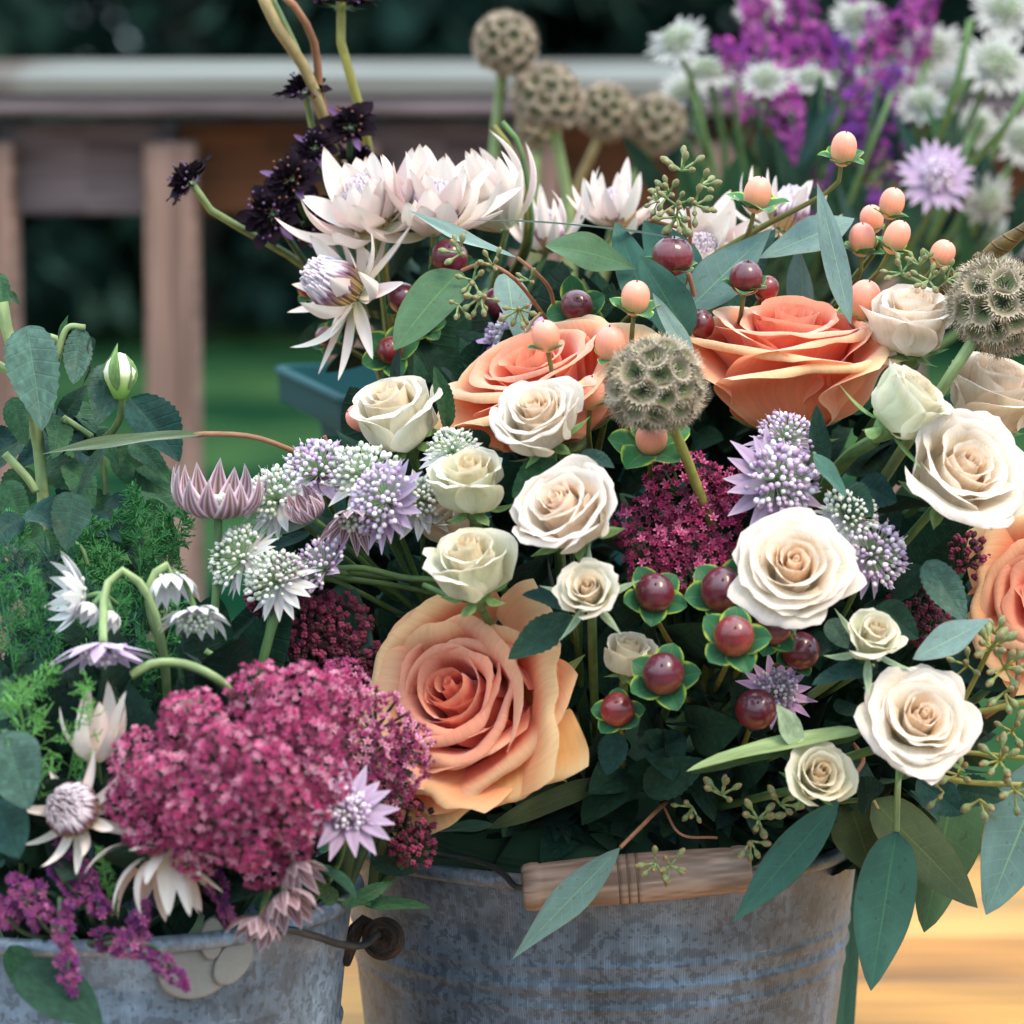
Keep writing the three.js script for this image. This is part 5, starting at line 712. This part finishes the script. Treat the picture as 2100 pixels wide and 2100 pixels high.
ds('dark scabious deepest behind the drooping papery flower', [625, 455, -0.15], 58, [0, 0.4, 0.9], { stem: [[680, 560, -0.18], K0], sm: stemDark });
ds('dark scabious just above the topmost papery flower', [735, 335, -0.16], 48, [0.3, 0.7, 0.6], { stem: [[740, 450, -0.18], K0], sm: stemDark });
ds('lone dark scabious jutting out sideways in front of a baluster', [392, 375, -0.11], 54, [-0.75, 0.55, 0.3], { stem: [[425, 425, -0.12], [470, 455, -0.13], [508, 476, -0.135], [640, 560, -0.18], K0], sm: stemPale, sr: 8 });
ds('dark flower high over the railing on a yellow green stem', [700, 5, -0.16], 75, [0.1, 0.95, 0.3], { stem: [[697, 70, -0.16], [720, 160, -0.165], [748, 260, -0.17], [780, 500, -0.22], K0], sm: stemYellow, sr: 10 });
{ const grass = (label, pts, w, m) => { const g = thing('grass_blade', label, 'grass blade', P(pts[pts.length - 1]), 'dry grass blades over the railing'); tubeP(g, 'blade', pts, (t) => w * (1 - 0.75 * t * t), m, 24, 6); };
  grass('broad straw coloured grass blade crossing the railing', [[530, -30, -0.12], [565, 50, -0.12], [625, 140, -0.13], [660, 230, -0.14], [690, 330, -0.16], [800, 760, -0.28]], 15, stemTan);
  grass('arched rusty grass blade beside the broad straw one', [[570, -20, -0.12], [610, 20, -0.12], [645, 90, -0.13], [655, 180, -0.14], [690, 320, -0.16], [800, 760, -0.28]], 10, stemRed);
  grass('thin straw grass blade between the broad and the arched one', [[545, -30, -0.125], [600, 80, -0.125], [645, 190, -0.14], [695, 340, -0.165], [800, 760, -0.28]], 7, stemPale);
  grass('narrow red tinged blade behind the closed creamy papery flower', [[1012, 258, -0.13], [1050, 310, -0.13], [1075, 400, -0.135], [1080, 480, -0.14], [900, 780, -0.3]], 8, stemOlive); 
  grass('narrow green blade beside the red tinged one', [[1030, 250, -0.13], [1062, 290, -0.13], [1082, 380, -0.135], [1090, 480, -0.14], [900, 780, -0.3]], 7, stemGreen); }
// bunch of white astrantias and purple sprays far behind
const WG = 'white astrantias in the bunch behind', R3 = [1330, 900, -0.66];
[['white astrantia standing out against the dark hedge', 1392, 88, 78, [-0.3, 0.6, 0.7]], ['white astrantia lower beside the outermost one', 1450, 150, 72, [0, 0.7, 0.6]], ['white astrantia behind the tilted purple spike', 1405, 190, 66, [-0.2, 0.5, 0.8]], ['white astrantia high up between purple spikes', 1560, 20, 66, [0, 0.6, 0.7]], ['white astrantia low between the purple spikes', 1570, 165, 62, [0, 0.6, 0.8]], ['greenish astrantia inside the purple sprays', 1665, 165, 60, [0, 0.7, 0.6]], ['white astrantia above the purple sprays, half cut', 1760, 40, 70, [0, 0.5, 0.8]], ['greenish white astrantia beside the leaning green stem', 1910, 105, 84, [-0.2, 0.5, 0.85]], ['white astrantia with long drooping bracts', 2045, 135, 95, [0.2, 0.5, 0.85]], ['pinkish white astrantia at the very top behind', 2060, 25, 85, [0.2, 0.5, 0.85]], ['white astrantia cut by the picture edge over the pod', 2098, 290, 80, [0.3, 0.4, 0.85]], ['white astrantia with soft shade below the long bracted one', 2000, 260, 70, [0, 0.5, 0.85]], ['greenish astrantia seen from its side beside the lilac one', 2025, 405, 66, [0.3, -0.2, 0.8]], ['white astrantia hiding behind the lilac one', 1890, 215, 64, [-0.1, 0.6, 0.75]], ['pale astrantia just over the dim seed pod', 1390, 235, 60, [0.0, 0.3, 0.9]], ['pale astrantia low over the brown branch', 2070, 490, 60, [0.2, 0.3, 0.9]]].forEach(([l, x, y, r, d], i) => as(l, [x, y, -0.60 - 0.03 * (i % 4)], r, d, { kind: 'back', nf: 45, nb: 18, open: 88, dome: 0.6, group: WG, stem: [[lerp(x, 1600, 0.25), y + 200, -0.64], R3], sm: stemGreen, sr: 7 }));
as('full lilac astrantia facing forward before the white bunch', [1920, 362, -0.45], 80, [0.05, 0.3, 0.95], { kind: 'lilac', nb: 20, nf: 60, dome: 0.55, eye: 0.35, open: 86, group: WG, stem: [[1850, 520, -0.56], R3] });
const PU = ['#a03aa6', '#b54bb4', '#c45fbe', '#8a35a0', '#cf7ccb'], VI = ['#8a3bb0', '#7436a2', '#a850bc'];
const sp = (label, list, cols = PU, root = R3) => spray(label, list, cols, { root, group: 'purple sprays in the bunch behind', size: 14 });
sp('purple spray with a spike bending away from the bunch', [[[1540, 240, -0.64], [1480, 80, -0.63], 93, 20], [[1600, 200, -0.66], [1560, -20, -0.66], 120]]);
sp('purple spray with one long drooping spike', [[[1600, 190, -0.62], [1660, 400, -0.60], 102, 30], [[1660, 200, -0.66], [1620, -20, -0.65], 126]]);
sp('violet spray at the heart of the bunch', [[[1720, 300, -0.64], [1730, 80, -0.64], 132], [[1760, 290, -0.63], [1840, 140, -0.63], 105], [[1700, 240, -0.66], [1680, 60, -0.66], 105]], VI);
sp('magenta purple spray reaching to the top', [[[1780, 180, -0.66], [1760, -30, -0.67], 144], [[1820, 160, -0.67], [1880, -20, -0.67], 129]]);
sp('low violet spray over the berry bunch', [[[1720, 420, -0.62], [1760, 260, -0.62], 93], [[1800, 360, -0.64], [1860, 250, -0.64], 87], [[1640, 330, -0.65], [1660, 250, -0.65], 75]], VI);
sp('short violet spray just above the eucalyptus leaves', [[[1690, 470, -0.6], [1740, 400, -0.6], 75], [[1780, 480, -0.6], [1800, 400, -0.61], 69]], VI);
sp('magenta spray filling the gap under the white astrantias', [[[1640, 300, -0.65], [1590, 90, -0.65], 110], [[1700, 200, -0.66], [1650, -20, -0.66], 120], [[1560, 160, -0.66], [1530, -20, -0.66], 90]]);
sp('magenta spray crowding the heart of the bunch', [[[1750, 240, -0.65], [1800, 20, -0.65], 120], [[1790, 330, -0.64], [1800, 180, -0.64], 100], [[1660, 330, -0.64], [1700, 150, -0.64], 90], [[1850, 120, -0.67], [1920, -30, -0.67], 90]]);
// purple spikes in front, over the paler bucket
const FP = ['#8a3a86', '#a04c92', '#b56a9c', '#75307c'], R2 = [220, 1960, 0.06], fsp = (label, list) => spray(label, list, FP, { root: R2, group: 'purple sprays over the paler bucket', size: 12 });
fsp('blurred purple spike hanging down the paler bucket wall', [[[120, 1850, 0.16], [150, 2050, 0.16], 66, 0]]);
fsp('blurred purple spike lying along the rim to the ear plate', [[[230, 1935, 0.16], [385, 2025, 0.16], 58, 40], [[190, 1930, 0.15], [300, 1925, 0.15], 44, 10]]);
fsp('blurred purple spikes at the fern side', [[[100, 1830, 0.15], [-20, 1880, 0.15], 60, 20], [[150, 1800, 0.14], [120, 1720, 0.14], 50], [[60, 1840, 0.15], [20, 1800, 0.15], 50]]);
fsp('tangle of purple sprigs under the fern edge', [[[170, 1850, 0.15], [110, 1780, 0.15], 44], [[90, 1900, 0.155], [40, 1830, 0.155], 44], [[210, 1880, 0.15], [170, 1770, 0.15], 40], [[30, 1900, 0.15], [-20, 1830, 0.15], 44], [[280, 1900, 0.15], [300, 1850, 0.15], 36]]);
fsp('short purple spike beside the hanging papery flower', [[[440, 1800, 0.13], [470, 1890, 0.14], 48, 10]]);
// ---------- foliage ----------
const se = (n = 11, o = {}) => ({ serr: n, fold: 0.22, bend: 0.04, ...o });
{ // rose shrub with a bud, behind the paler bucket
  const g = thing('rose_shrub', 'leafy rose stems with one closed white bud, behind the paler bucket', 'rose foliage', P([100, 1500, -0.04]));
  const L = [[[58, 668, 0.0], [86, 884, 0.03], 118, roseGrey, se(12, { n: [-0.15, 0.3, 1], bend: 0.06 })], [[168, 672, 0.0], [150, 788, 0.01], 64, roseGrey, se(10, { n: [0.5, 0.2, 0.9], bend: -0.08 })], [[185, 690, 0.0], [165, 800, -0.01], 60, roseDark, se(10, { n: [0.9, 0.2, 0.3] })], [[225, 745, -0.01], [198, 872, 0.0], 78, roseGrey, se(10, { n: [0.2, 0.4, 0.9] })], [[268, 816, 0.0], [368, 948, 0.0], 120, roseTeal, se(12, { n: [-0.1, 0.5, 0.85], fold: 0.45 })], [[62, 1045, 0.04], [150, 1110, 0.05], 110, roseTeal, se(12, { n: [0.1, 0.6, 0.8], fold: 0.5 })], [[150, 1010, 0.04], [135, 1130, 0.06], 90, roseDark, se(12, { n: [0.4, 0.2, 0.9] })], [[25, 815, -0.01], [55, 915, 0.0], 58, roseMid, se(10)], [[214, 915, 0.0], [156, 1032, 0.02], 34, roseDark, se(10, { fold: 0.7 })], [[235, 920, -0.02], [330, 1012, -0.02], 96, roseMid, se(12, { n: [0, 0.4, 0.9] })], [[10, 985, 0.0], [60, 1095, 0.01], 70, roseMid, se(10)], [[-20, 900, -0.02], [40, 900, -0.02], 56, roseTeal, se(10)], [[45, 1060, 0.04], [-20, 1110, 0.05], 60, roseTeal, se(10)], [[0, 560, -0.02], [8, 660, -0.01], 40, roseMid, se(9)], [[20, 596, 0], [40, 625, 0], 14, roseMid, {}], [[120, 700, 0], [140, 645, 0], 16, roseMid, { shape: 'lance' }], [[150, 860, -0.02], [200, 940, -0.02], 60, roseDark, se(10)], [[240, 1010, -0.01], [255, 1140, 0.0], 70, roseTeal, se(10)], [[120, 870, -0.02], [180, 790, -0.02], 50, roseDark, se(10)], [[60, 960, -0.02], [20, 1050, -0.02], 90, roseMid, se(10)]];
  L.forEach((l) => leaf(g, l));
  { const rg = rng(41); for (let i = 0; i < 46; i++) { const x = -30 + 420 * rg() * (0.5 + 0.5 * rg()), y = 800 + 420 * rg(), dz = -0.05 + 0.05 * rg(), a = (rg() - 0.5) * 2.2, l = 80 + 70 * rg(); leaf(g, [[x, y, dz], [x + Math.sin(a) * l, y + Math.cos(a) * l, dz + 0.02], 50 + 34 * rg(), [roseMid, roseDark, roseTeal, roseMid][i % 4], se(10, { n: [rg() - 0.5, 0.5, 0.8], bend: 0.1 * rg(), wave: 0.15, ph: i })]); } }
  const T = [[[[98, 1500, -0.02], [92, 1100, -0.01], [82, 940, -0.01], [62, 800, -0.01], [20, 700, -0.01], [5, 620, -0.01]], 13, stemPale], [[[82, 940, -0.01], [40, 780, -0.02], [-20, 740, -0.02]], 10, stemPale], [[[30, 700, -0.01], [90, 690, -0.01], [120, 700, -0.01], [112, 760, -0.01]], 8, stemPale], [[[115, 740, 0.0], [140, 672, 0.0], [175, 672, 0.0]], 7, stemPale], [[[75, 720, 0.0], [58, 675, 0.0], [30, 690, 0]], 5, stemGreen], [[[250, 800, 0.0], [245, 860, -0.01], [205, 900, -0.02], [130, 858, -0.01]], 8, stemPale], [[[205, 900, -0.02], [215, 1020, -0.02], [190, 1110, -0.02], [160, 1400, -0.03]], 7, stemPale], [[[10, 930, 0.0], [60, 985, 0.0], [75, 1010, 0.0]], 9, stemPale], [[[130, 855, -0.01], [190, 895, -0.01]], 6, stemPale], [[[150, 1110, 0.03], [170, 1130, 0.04], [180, 1160, 0.04]], 5, stemGreen]];
  T.forEach(([p, r, m]) => tubeP(g, 'stem', p, r, m, 18, 7));
  const bud = P([246, 775, 0.0]), R = 42 * mpp(); part(g, 'bud', lathe([[0.001, -1.1], [0.35, -1.0], [0.62, -0.5], [0.9, 0.0], [0.95, 0.35], [0.7, 0.8], [0.3, 1.15], [0.001, 1.25]].map((p) => [p[0] * R * 0.9, p[1] * R]), 18, ['#7fae4a', '#86b452', '#94bf60', '#c8d79a', '#e6e6d4', '#e9e6dc', '#e9e2da', '#e9e2da'].map(rgb)).translate(bud.x - g.position.x, bud.y - g.position.y, bud.z - g.position.z), vtxM);
  for (let i = 0; i < 5; i++) { const a = i * 1.2566 + 0.5, c = V(Math.cos(a), 0, Math.sin(a)); partW(g, 'sepal', leafGeo(bud.clone().addScaledVector(c, R * 0.5).add(V(0, -R * 0.6, 0)), bud.clone().addScaledVector(c, R * 0.3).add(V(0.0, R * (1.2 + 0.5 * (i % 2)), 0)), R * 0.6, { n: c, bend: 0.22, shape: 'bract', nv: 8 }), C_GREEN); }
}
// feathery fern and dill: fine needles on branching stalks
function feathery(label, name, root, fronds, m, o = {}) {
  const g = thing(name, label, 'fern', P(root)), rg = rng((root[0] + 3) | 0);
  for (const [a, b, w, sag = 0] of fronds) {
    const A = P(a), B = P(b), mid = A.clone().lerp(B, 0.5).add(V(0, sag * mpp(), 0)), cv = new THREE.QuadraticBezierCurve3(A, mid, B), L = [], n = o.n ?? 26, W = w * mpp(a[2]) / 2;
    L.push(tube([A, mid, B], 1.6 * mpp(), 8, 4));
    for (let i = 0; i < n; i++) {
      const t = (i + 0.5) / n, p = cv.getPoint(t), T = cv.getTangent(t), ph = rg() * PI * 2, N = V(Math.cos(ph), Math.sin(ph), Math.cos(ph * 3)).cross(T).normalize(), D = N.addScaledVector(T, 0.6).normalize(), k = W * (0.35 + 0.65 * Math.sin(PI * Math.min(1, t + 0.15))) * (0.7 + 0.5 * rg()), E = p.clone().addScaledVector(D, k);
      L.push(tube([p, E], 0.9 * mpp(), 1, 3));
      for (let j = 0; j < (o.m ?? 9); j++) { const q = p.clone().lerp(E, 0.2 + 0.8 * rg()), F = V(rg() - 0.5, rg() - 0.5, rg() - 0.5).addScaledVector(D, 0.5).normalize(); L.push(tube([q, q.clone().addScaledVector(F, W * (o.nl ?? 0.34) * (0.6 + 0.6 * rg()))], (o.nr ?? 0.8) * mpp(), 1, 3)); }
    }
    g.updateMatrixWorld(true); stuffPart(partW(g, 'frond', merge(L), m));
  }
  return g;
}
const fernM = mat('fern_green', [0.045, 0.21, 0.06], 0.8), dillM = mat('dill_dark', [0.018, 0.075, 0.06], 0.8), fernBright = mat('fern_bright', [0.12, 0.34, 0.08], 0.8);
feathery('soft bright green fern plumes behind the striped astrantia cup', 'fern', [300, 1450, 0.0], [[[290, 1300, 0.01], [285, 1010, 0.01], 150], [[300, 1300, 0.0], [395, 985, 0.02], 90], [[260, 1280, 0.01], [180, 1075, 0.02], 110], [[330, 1320, 0.0], [345, 1060, 0.0], 110]], fernM, { n: 50, m: 16, nr: 1.2 });
feathery('soft fern plumes hanging among the rose foliage stems', 'fern', [150, 1500, 0.0], [[[190, 1330, 0.02], [140, 1120, 0.04], 120], [[60, 1300, 0.03], [30, 1060, 0.03], 110], [[230, 1260, 0.0], [230, 1060, 0.01], 110]], fernM, { n: 40, m: 14, nr: 1.1 });
feathery('dark tangle of dill threads below the rose foliage', 'dill', [80, 1600, 0.03], [[[60, 1420, 0.05], [20, 1120, 0.06], 170], [[100, 1440, 0.05], [110, 1140, 0.05], 170], [[140, 1450, 0.04], [190, 1200, 0.05], 150], [[20, 1450, 0.06], [-20, 1230, 0.07], 150], [[150, 1500, 0.06], [60, 1300, 0.08], 180], [[220, 1480, 0.03], [260, 1260, 0.03], 150], [[200, 1520, 0.05], [150, 1360, 0.07], 160], [[300, 1480, 0.02], [330, 1330, 0.02], 130]], dillM, { n: 30, m: 11, nl: 0.4 });
feathery('loose fern plumes trailing over the dill tangle', 'fern', [120, 1600, 0.04], [[[120, 1420, 0.08], [60, 1180, 0.09], 110], [[200, 1420, 0.07], [255, 1190, 0.07], 100], [[300, 1440, 0.06], [370, 1230, 0.06], 90], [[30, 1380, 0.09], [-10, 1150, 0.09], 110], [[260, 1500, 0.09], [300, 1320, 0.09], 90]], fernM, { n: 40, m: 13, nr: 1.0 });
feathery('blurred bright fern sprays at the paler bucket side', 'fern', [60, 1750, 0.1], [[[80, 1640, 0.14], [30, 1400, 0.16], 150], [[140, 1600, 0.13], [180, 1400, 0.15], 110], [[30, 1460, 0.12], [110, 1370, 0.13], 80], [[230, 1880, 0.14], [205, 1740, 0.15], 50]], fernBright, { n: 26, m: 9, nr: 1.1 });
{ const g = thing('broad_leaf_stem', 'blurred broad green leaves at the edge of the paler bucket', 'foliage', P([60, 1900, 0.08]));
  [[[10, 1500, 0.16], [60, 1660, 0.17], 130, roseGrey, {}], [[-10, 1640, 0.15], [40, 1760, 0.16], 110, roseTeal, {}], [[40, 1980, 0.15], [210, 2110, 0.17], 130, roseDark, { n: [0, 0.6, 0.8] }], [[20, 1940, 0.13], [90, 2060, 0.14], 70, roseMid, {}], [[40, 1400, 0.1], [-30, 1480, 0.12], 90, roseMid, {}]].forEach((l) => leaf(g, l)); tubeP(g, 'stem', [[10, 1500, 0.15], [30, 1650, 0.13], [60, 1900, 0.08]], 7, stemGreen); }
{ const g = thing('serrated_leaf_stem', 'small serrated green leaves over the gap between the two buckets', 'foliage', P([690, 1840, 0.06]));
  [[[705, 1860, 0.07], [808, 1808, 0.06], 36, roseMid, se(10, { n: [0, 0.5, 0.85] })], [[745, 1855, 0.06], [884, 1862, 0.05], 40, roseMid, se(12, { n: [0, 0.6, 0.8] })], [[760, 1768, 0.05], [858, 1785, 0.04], 44, roseDark, se(8)], [[690, 1850, 0.08], [640, 1800, 0.1], 40, roseMid, se(8)]].forEach((l) => leaf(g, l)); tubeP(g, 'stem', [[690, 1845, 0.06], [720, 1850, 0.06], [760, 1855, 0.06]], 4, stemGreen); }
{ const g = thing('dark_leaf_sprig', 'toothed dark leaves and cut green stems above the pink stonecrop', 'foliage', P([520, 1500, 0.02]));
  [[[560, 1240, 0.0], [440, 1330, 0.02], 60, roseDark, se(16, { fold: 0.5, n: [0.2, 0.6, 0.7] })], [[550, 1350, 0.03], [455, 1340, 0.04], 56, roseDark, se(10)], [[420, 1300, 0.03], [390, 1400, 0.05], 90, roseTeal, {}], [[460, 1390, 0.05], [370, 1340, 0.06], 80, roseGrey, {}], [[330, 1430, 0.05], [400, 1370, 0.06], 70, roseMid, {}], [[540, 1400, 0.02], [640, 1370, 0.02], 60, roseDark, {}]].forEach((l) => leaf(g, l));
  tubeP(g, 'cut_stem', [[568, 1252, 0.055], [548, 1320, 0.055], [530, 1400, 0.05], [520, 1500, 0.03]], 10, stemGreen); tubeP(g, 'stem', [[270, 1385, 0.13], [310, 1362, 0.13], [380, 1362, 0.13], [450, 1395, 0.13], [480, 1440, 0.11]], 9, stemPale); tubeP(g, 'stem', [[420, 1335, 0.07], [470, 1370, 0.07], [490, 1430, 0.06]], 8, stemGreen); }
{ const g = thing('astrantia_stem_spray', 'arching green astrantia stems above the large open peach rose', 'foliage', P([960, 1300, -0.02]));
  tubeP(g, 'stem', [[668, 1168, 0.035], [740, 1165, 0.035], [830, 1185, 0.03], [900, 1190, 0.03], [960, 1215, 0.01]], 7, stemGreen); tubeP(g, 'stem', [[660, 1180, 0.03], [740, 1190, 0.03], [830, 1205, 0.02], [930, 1230, 0.0]], 6, stemGreen); tubeP(g, 'stem', [[870, 1200, 0.05], [930, 1225, 0.065], [990, 1235, 0.07]], 6, stemGreen);
  [[[690, 1200, 0.02], [765, 1350, 0.035], 86, eucTeal, { n: [-0.3, 0.1, 0.95] }], [[640, 1090, 0.0], [540, 1130, 0.02], 26, roseTeal, { shape: 'lance' }], [[820, 1210, -0.01], [800, 1290, 0.0], 70, roseDark, se(9)], [[800, 1180, 0.0], [830, 1150, 0], 40, roseDark, se(8)], [[540, 1100, 0.03], [660, 1060, 0.03], 20, eucPale, { shape: 'lance' }], [[610, 1225, 0.05], [590, 1180, 0.05], 50, roseMid, se(8)]].forEach((l) => leaf(g, l)); }
{ // leaves of the roses that show between the flowers
  const G = 'dark rose leaves between the flowers', lf = (label, list) => { const a = list[0][0], g = thing('rose_leaf_sprig', label, 'foliage', P([lerp(a[0], 1240, 0.5), lerp(a[1], 1700, 0.5), -0.05]), G); list.forEach((l) => leaf(g, l)); tubeP(g, 'stem', [a, [lerp(a[0], 1240, 0.3), lerp(a[1], 1700, 0.3), -0.03], [lerp(a[0], 1240, 0.5), lerp(a[1], 1700, 0.5), -0.05]], 5, stemGreen); };
  lf('glossy dark green leaf pointing at the large open peach rose', [[[1175, 1265, 0.08], [1042, 1352, 0.085], 80, roseDark, se(10, { n: [-0.1, 0.5, 0.85] })], [[1175, 1235, 0.07], [1070, 1220, 0.08], 50, roseTeal, se(9)]]);
  lf('pair of dark leaves beside the cream rosebud next to the teal bucket', [[[915, 880, 0.01], [890, 750, 0.02], 54, roseMid, se(12, { n: [0.6, 0.1, 0.8], fold: 0.5 })], [[960, 890, 0.01], [905, 930, 0.02], 60, roseDark, se(10)], [[1000, 920, 0.02], [950, 880, 0.03], 50, roseDark, se(10)]]);
  lf('mid green leaf between the two blush centred cream roses', [[[1150, 950, 0.05], [1050, 1020, 0.06], 90, roseMid, se(10, { n: [-0.2, 0.5, 0.85] })], [[1190, 930, 0.05], [1260, 960, 0.06], 44, roseGrey, se(9)]]);
  lf('toothed dark leaf hanging in front of the wide peach rose', [[[1690, 960, 0.04], [1675, 830, 0.045], 50, roseDark, se(12, { n: [-0.3, 0.1, 0.95] })], [[1720, 1000, 0.05], [1790, 1060, 0.06], 80, roseDark, se(10)], [[1760, 990, 0.03], [1840, 1030, 0.04], 80, roseTeal, se(10)]]);
  lf('grey green leaf under the lilac astrantia dome', [[[1670, 930, 0.055], [1735, 1020, 0.065], 46, eucTeal, { n: [0.5, 0.4, 0.75] }], [[1900, 1150, 0.05], [1980, 1280, 0.06], 80, roseGrey, se(12, { n: [-0.2, 0.3, 0.95] })], [[1890, 1160, 0.04], [1830, 1240, 0.04], 60, roseDark, se(10)]]);
  lf('dark leaf under the small rosebud with broad pale sepals', [[[1790, 1365, 0.075], [1665, 1405, 0.085], 60, roseTeal, se(11, { n: [0, 0.6, 0.8] })], [[1800, 1240, 0.05], [1885, 1310, 0.06], 76, roseDark, se(10)], [[1700, 1270, 0.06], [1740, 1330, 0.07], 50, roseGrey, {}]]);
  lf('pale keeled leaf standing over the leaf blade', [[[1640, 1530, 0.08], [1592, 1445, 0.085], 54, C_GREENPALE, { n: [0.2, 0.2, 1] }], [[1850, 1440, 0.07], [1770, 1410, 0.075], 46, C_GREENPALE, { n: [0, 0.4, 0.9] }]]);
  lf('blackish toothed leaves under the open blush rose', [[[1760, 1640, 0.03], [1815, 1615, 0.05], 80, roseDark, se(10)], [[1880, 1600, 0.04], [1975, 1670, 0.04], 90, roseTeal, se(12, { n: [0.1, 0.4, 0.9] })], [[1960, 1620, 0.03], [2060, 1640, 0.04], 80, roseDark, se(10)]]);
  lf('dull leaves lying along the rim under the large open peach rose', [[[1240, 1600, 0.0], [1000, 1700, 0.02], 60, eucOlive, { n: [0, 0.8, 0.55] }], [[1010, 1690, 0.02], [890, 1705, 0.035], 34, eucTeal, { n: [0, 0.7, 0.7] }], [[1320, 1620, 0.03], [1450, 1560, 0.04], 90, roseDark, se(10)], [[1400, 1560, 0.02], [1320, 1500, 0.03], 80, roseDark, se(10)], [[840, 1650, 0.03], [880, 1700, 0.05], 30, mats.rose_leaf_teal, {}]]);
}
{ // tall stems and blades of the bunch behind
  const rg = rng(91), g = thing('stem_bunch', 'green stems and narrow leaves under the white and purple bunch', 'foliage', P([1330, 900, -0.66]));
  for (let i = 0; i < 34; i++) { const x = 1360 + 720 * rg(), y = 120 + 300 * rg(), dz = -0.58 - 0.10 * rg(); tubeP(g, 'stem', [[x, y, dz], [lerp(x, 1560, 0.3) + 20 * rg(), y + 260, dz - 0.02], [1300 + 60 * rg(), 900, -0.66]], 7 + 3 * rg(), rg() < 0.5 ? stemGreen : stemDark, 8, 5); }
  for (let i = 0; i < 60; i++) { const x = 1360 + 760 * rg(), y = 230 + 320 * rg(), dz = -0.56 - 0.12 * rg(), l = 120 + 120 * rg(), a = (rg() - 0.5) * 1.4; leaf(g, [[x, y + l * 0.5, dz], [x + Math.sin(a) * l, y - l * 0.5 * Math.cos(a), dz + 0.02], 30 + 34 * rg(), [roseDark, roseTeal, roseMid][i % 3], { shape: 'lance', n: [rg() - 0.5, 0.4, 0.8], nv: 8, nu: 3 }]); }
  tubeP(g, 'stem', [[1990, 40, -0.5], [1960, 180, -0.5], [1925, 280, -0.52], [1850, 420, -0.56]], 11, stemGreen); tubeP(g, 'stem', [[2110, 180, -0.5], [2060, 260, -0.5], [1990, 340, -0.52], [1900, 500, -0.56]], 11, stemGreen); tubeP(g, 'stem', [[1830, 190, -0.5], [1790, 290, -0.5], [1740, 420, -0.52]], 8, stemGreen);
}
{ // leaves packed between the stems: nobody could count them
  const rg = rng(123), geo = leafGeo(V(0, 0, 0), V(0, 1, 0), 0.62, { n: V(0, 0, 1), bend: 0.08, fold: 0.2, nv: 10, nu: 4 }), pack = (name, label, cen, rad3, n, s0, keep) => {
    const c = P(cen), g = thing(name, label, 'foliage', c), list = []; g.userData.kind = 'stuff'; delete g.userData.category;
    for (let i = 0; list.length < n && i < n * 12; i++) {
      const th = Math.acos(2 * rg() - 1), a = rg() * PI * 2, k = 0.55 + 0.42 * Math.cbrt(rg()), N = V(Math.sin(th) * Math.cos(a), Math.cos(th), Math.sin(th) * Math.sin(a)), p = V(N.x * rad3[0], N.y * rad3[1], N.z * rad3[2]).multiplyScalar(k); if (keep && !keep(p, c)) continue; const wp = p.clone().add(c); if (keepOut.some(([q, r]) => { const dx = wp.x - q.x, dy = wp.y - q.y, dd = Math.hypot(dx, dy); return dd < r * 1.25 + 0.012 && wp.z > q.z - r * 0.9 - 0.01; })) continue;
      const D = N.clone().add(V(rg() - 0.5, rg() - 0.2, rg() - 0.5).multiplyScalar(1.6)).normalize(), m = 0.55 + 0.9 * rg(); list.push({ p: p, q: face(D, rg() * 6), s: s0 * (0.7 + 0.7 * rg()), c: [m, m * (0.9 + 0.3 * rg()), m] });
    }
    inst(g, 'leaves', geo, fillM, list); return g;
  };
  pack('filler_foliage', 'dark leaves packed between the flowers in the wide bucket', [1330, 1250, -0.09], [0.155, 0.125, 0.12], 900, 0.028, (p, c) => p.y + c.y > 0.205);
  pack('filler_foliage', 'dark leaves packed behind the upper cream roses', [1230, 1060, -0.15], [0.08, 0.09, 0.05], 260, 0.03);
  { const g = thing('rim_leaf_sprig', 'dull green leaves lying along the wide bucket rim behind the grip', 'foliage', P([1150, 1640, -0.06])); for (let i = 0; i < 14; i++) { const x = 960 + 55 * i; leaf(g, [[x, 1655 + 14 * (i % 3), -0.03], [x - 40 + 80 * (i % 2), 1728 - 0.0006 * (x - 1240) * (x - 1240) * 0.6 + 8 * (i % 2), 0.004], 46 + 12 * (i % 3), [roseDark, roseTeal, roseMid][i % 3], se(8, { n: [0, 0.7, 0.7], bend: 0.08 })]); } }
  pack('filler_foliage', 'dark leaves packed low over the wide bucket rim', [1400, 1500, -0.055], [0.12, 0.035, 0.06], 240, 0.028, (p, c) => p.y + c.y > 0.232);
  pack('filler_foliage', 'dark leaves packed under the papery flowers and dark scabious', [930, 640, -0.22], [0.05, 0.04, 0.06], 120, 0.024);
  pack('filler_foliage', 'dark leaves packed between the stems in the paler bucket', [330, 1640, 0.04], [0.12, 0.055, 0.09], 300, 0.03, (p, c) => p.y + c.y > 0.225 || (p.y + c.y > 0.2 && Math.hypot(p.x + c.x - RIML.x, p.z + c.z - RIML.z) < BRL - 0.025));
}
renderer.render(scene, camera);
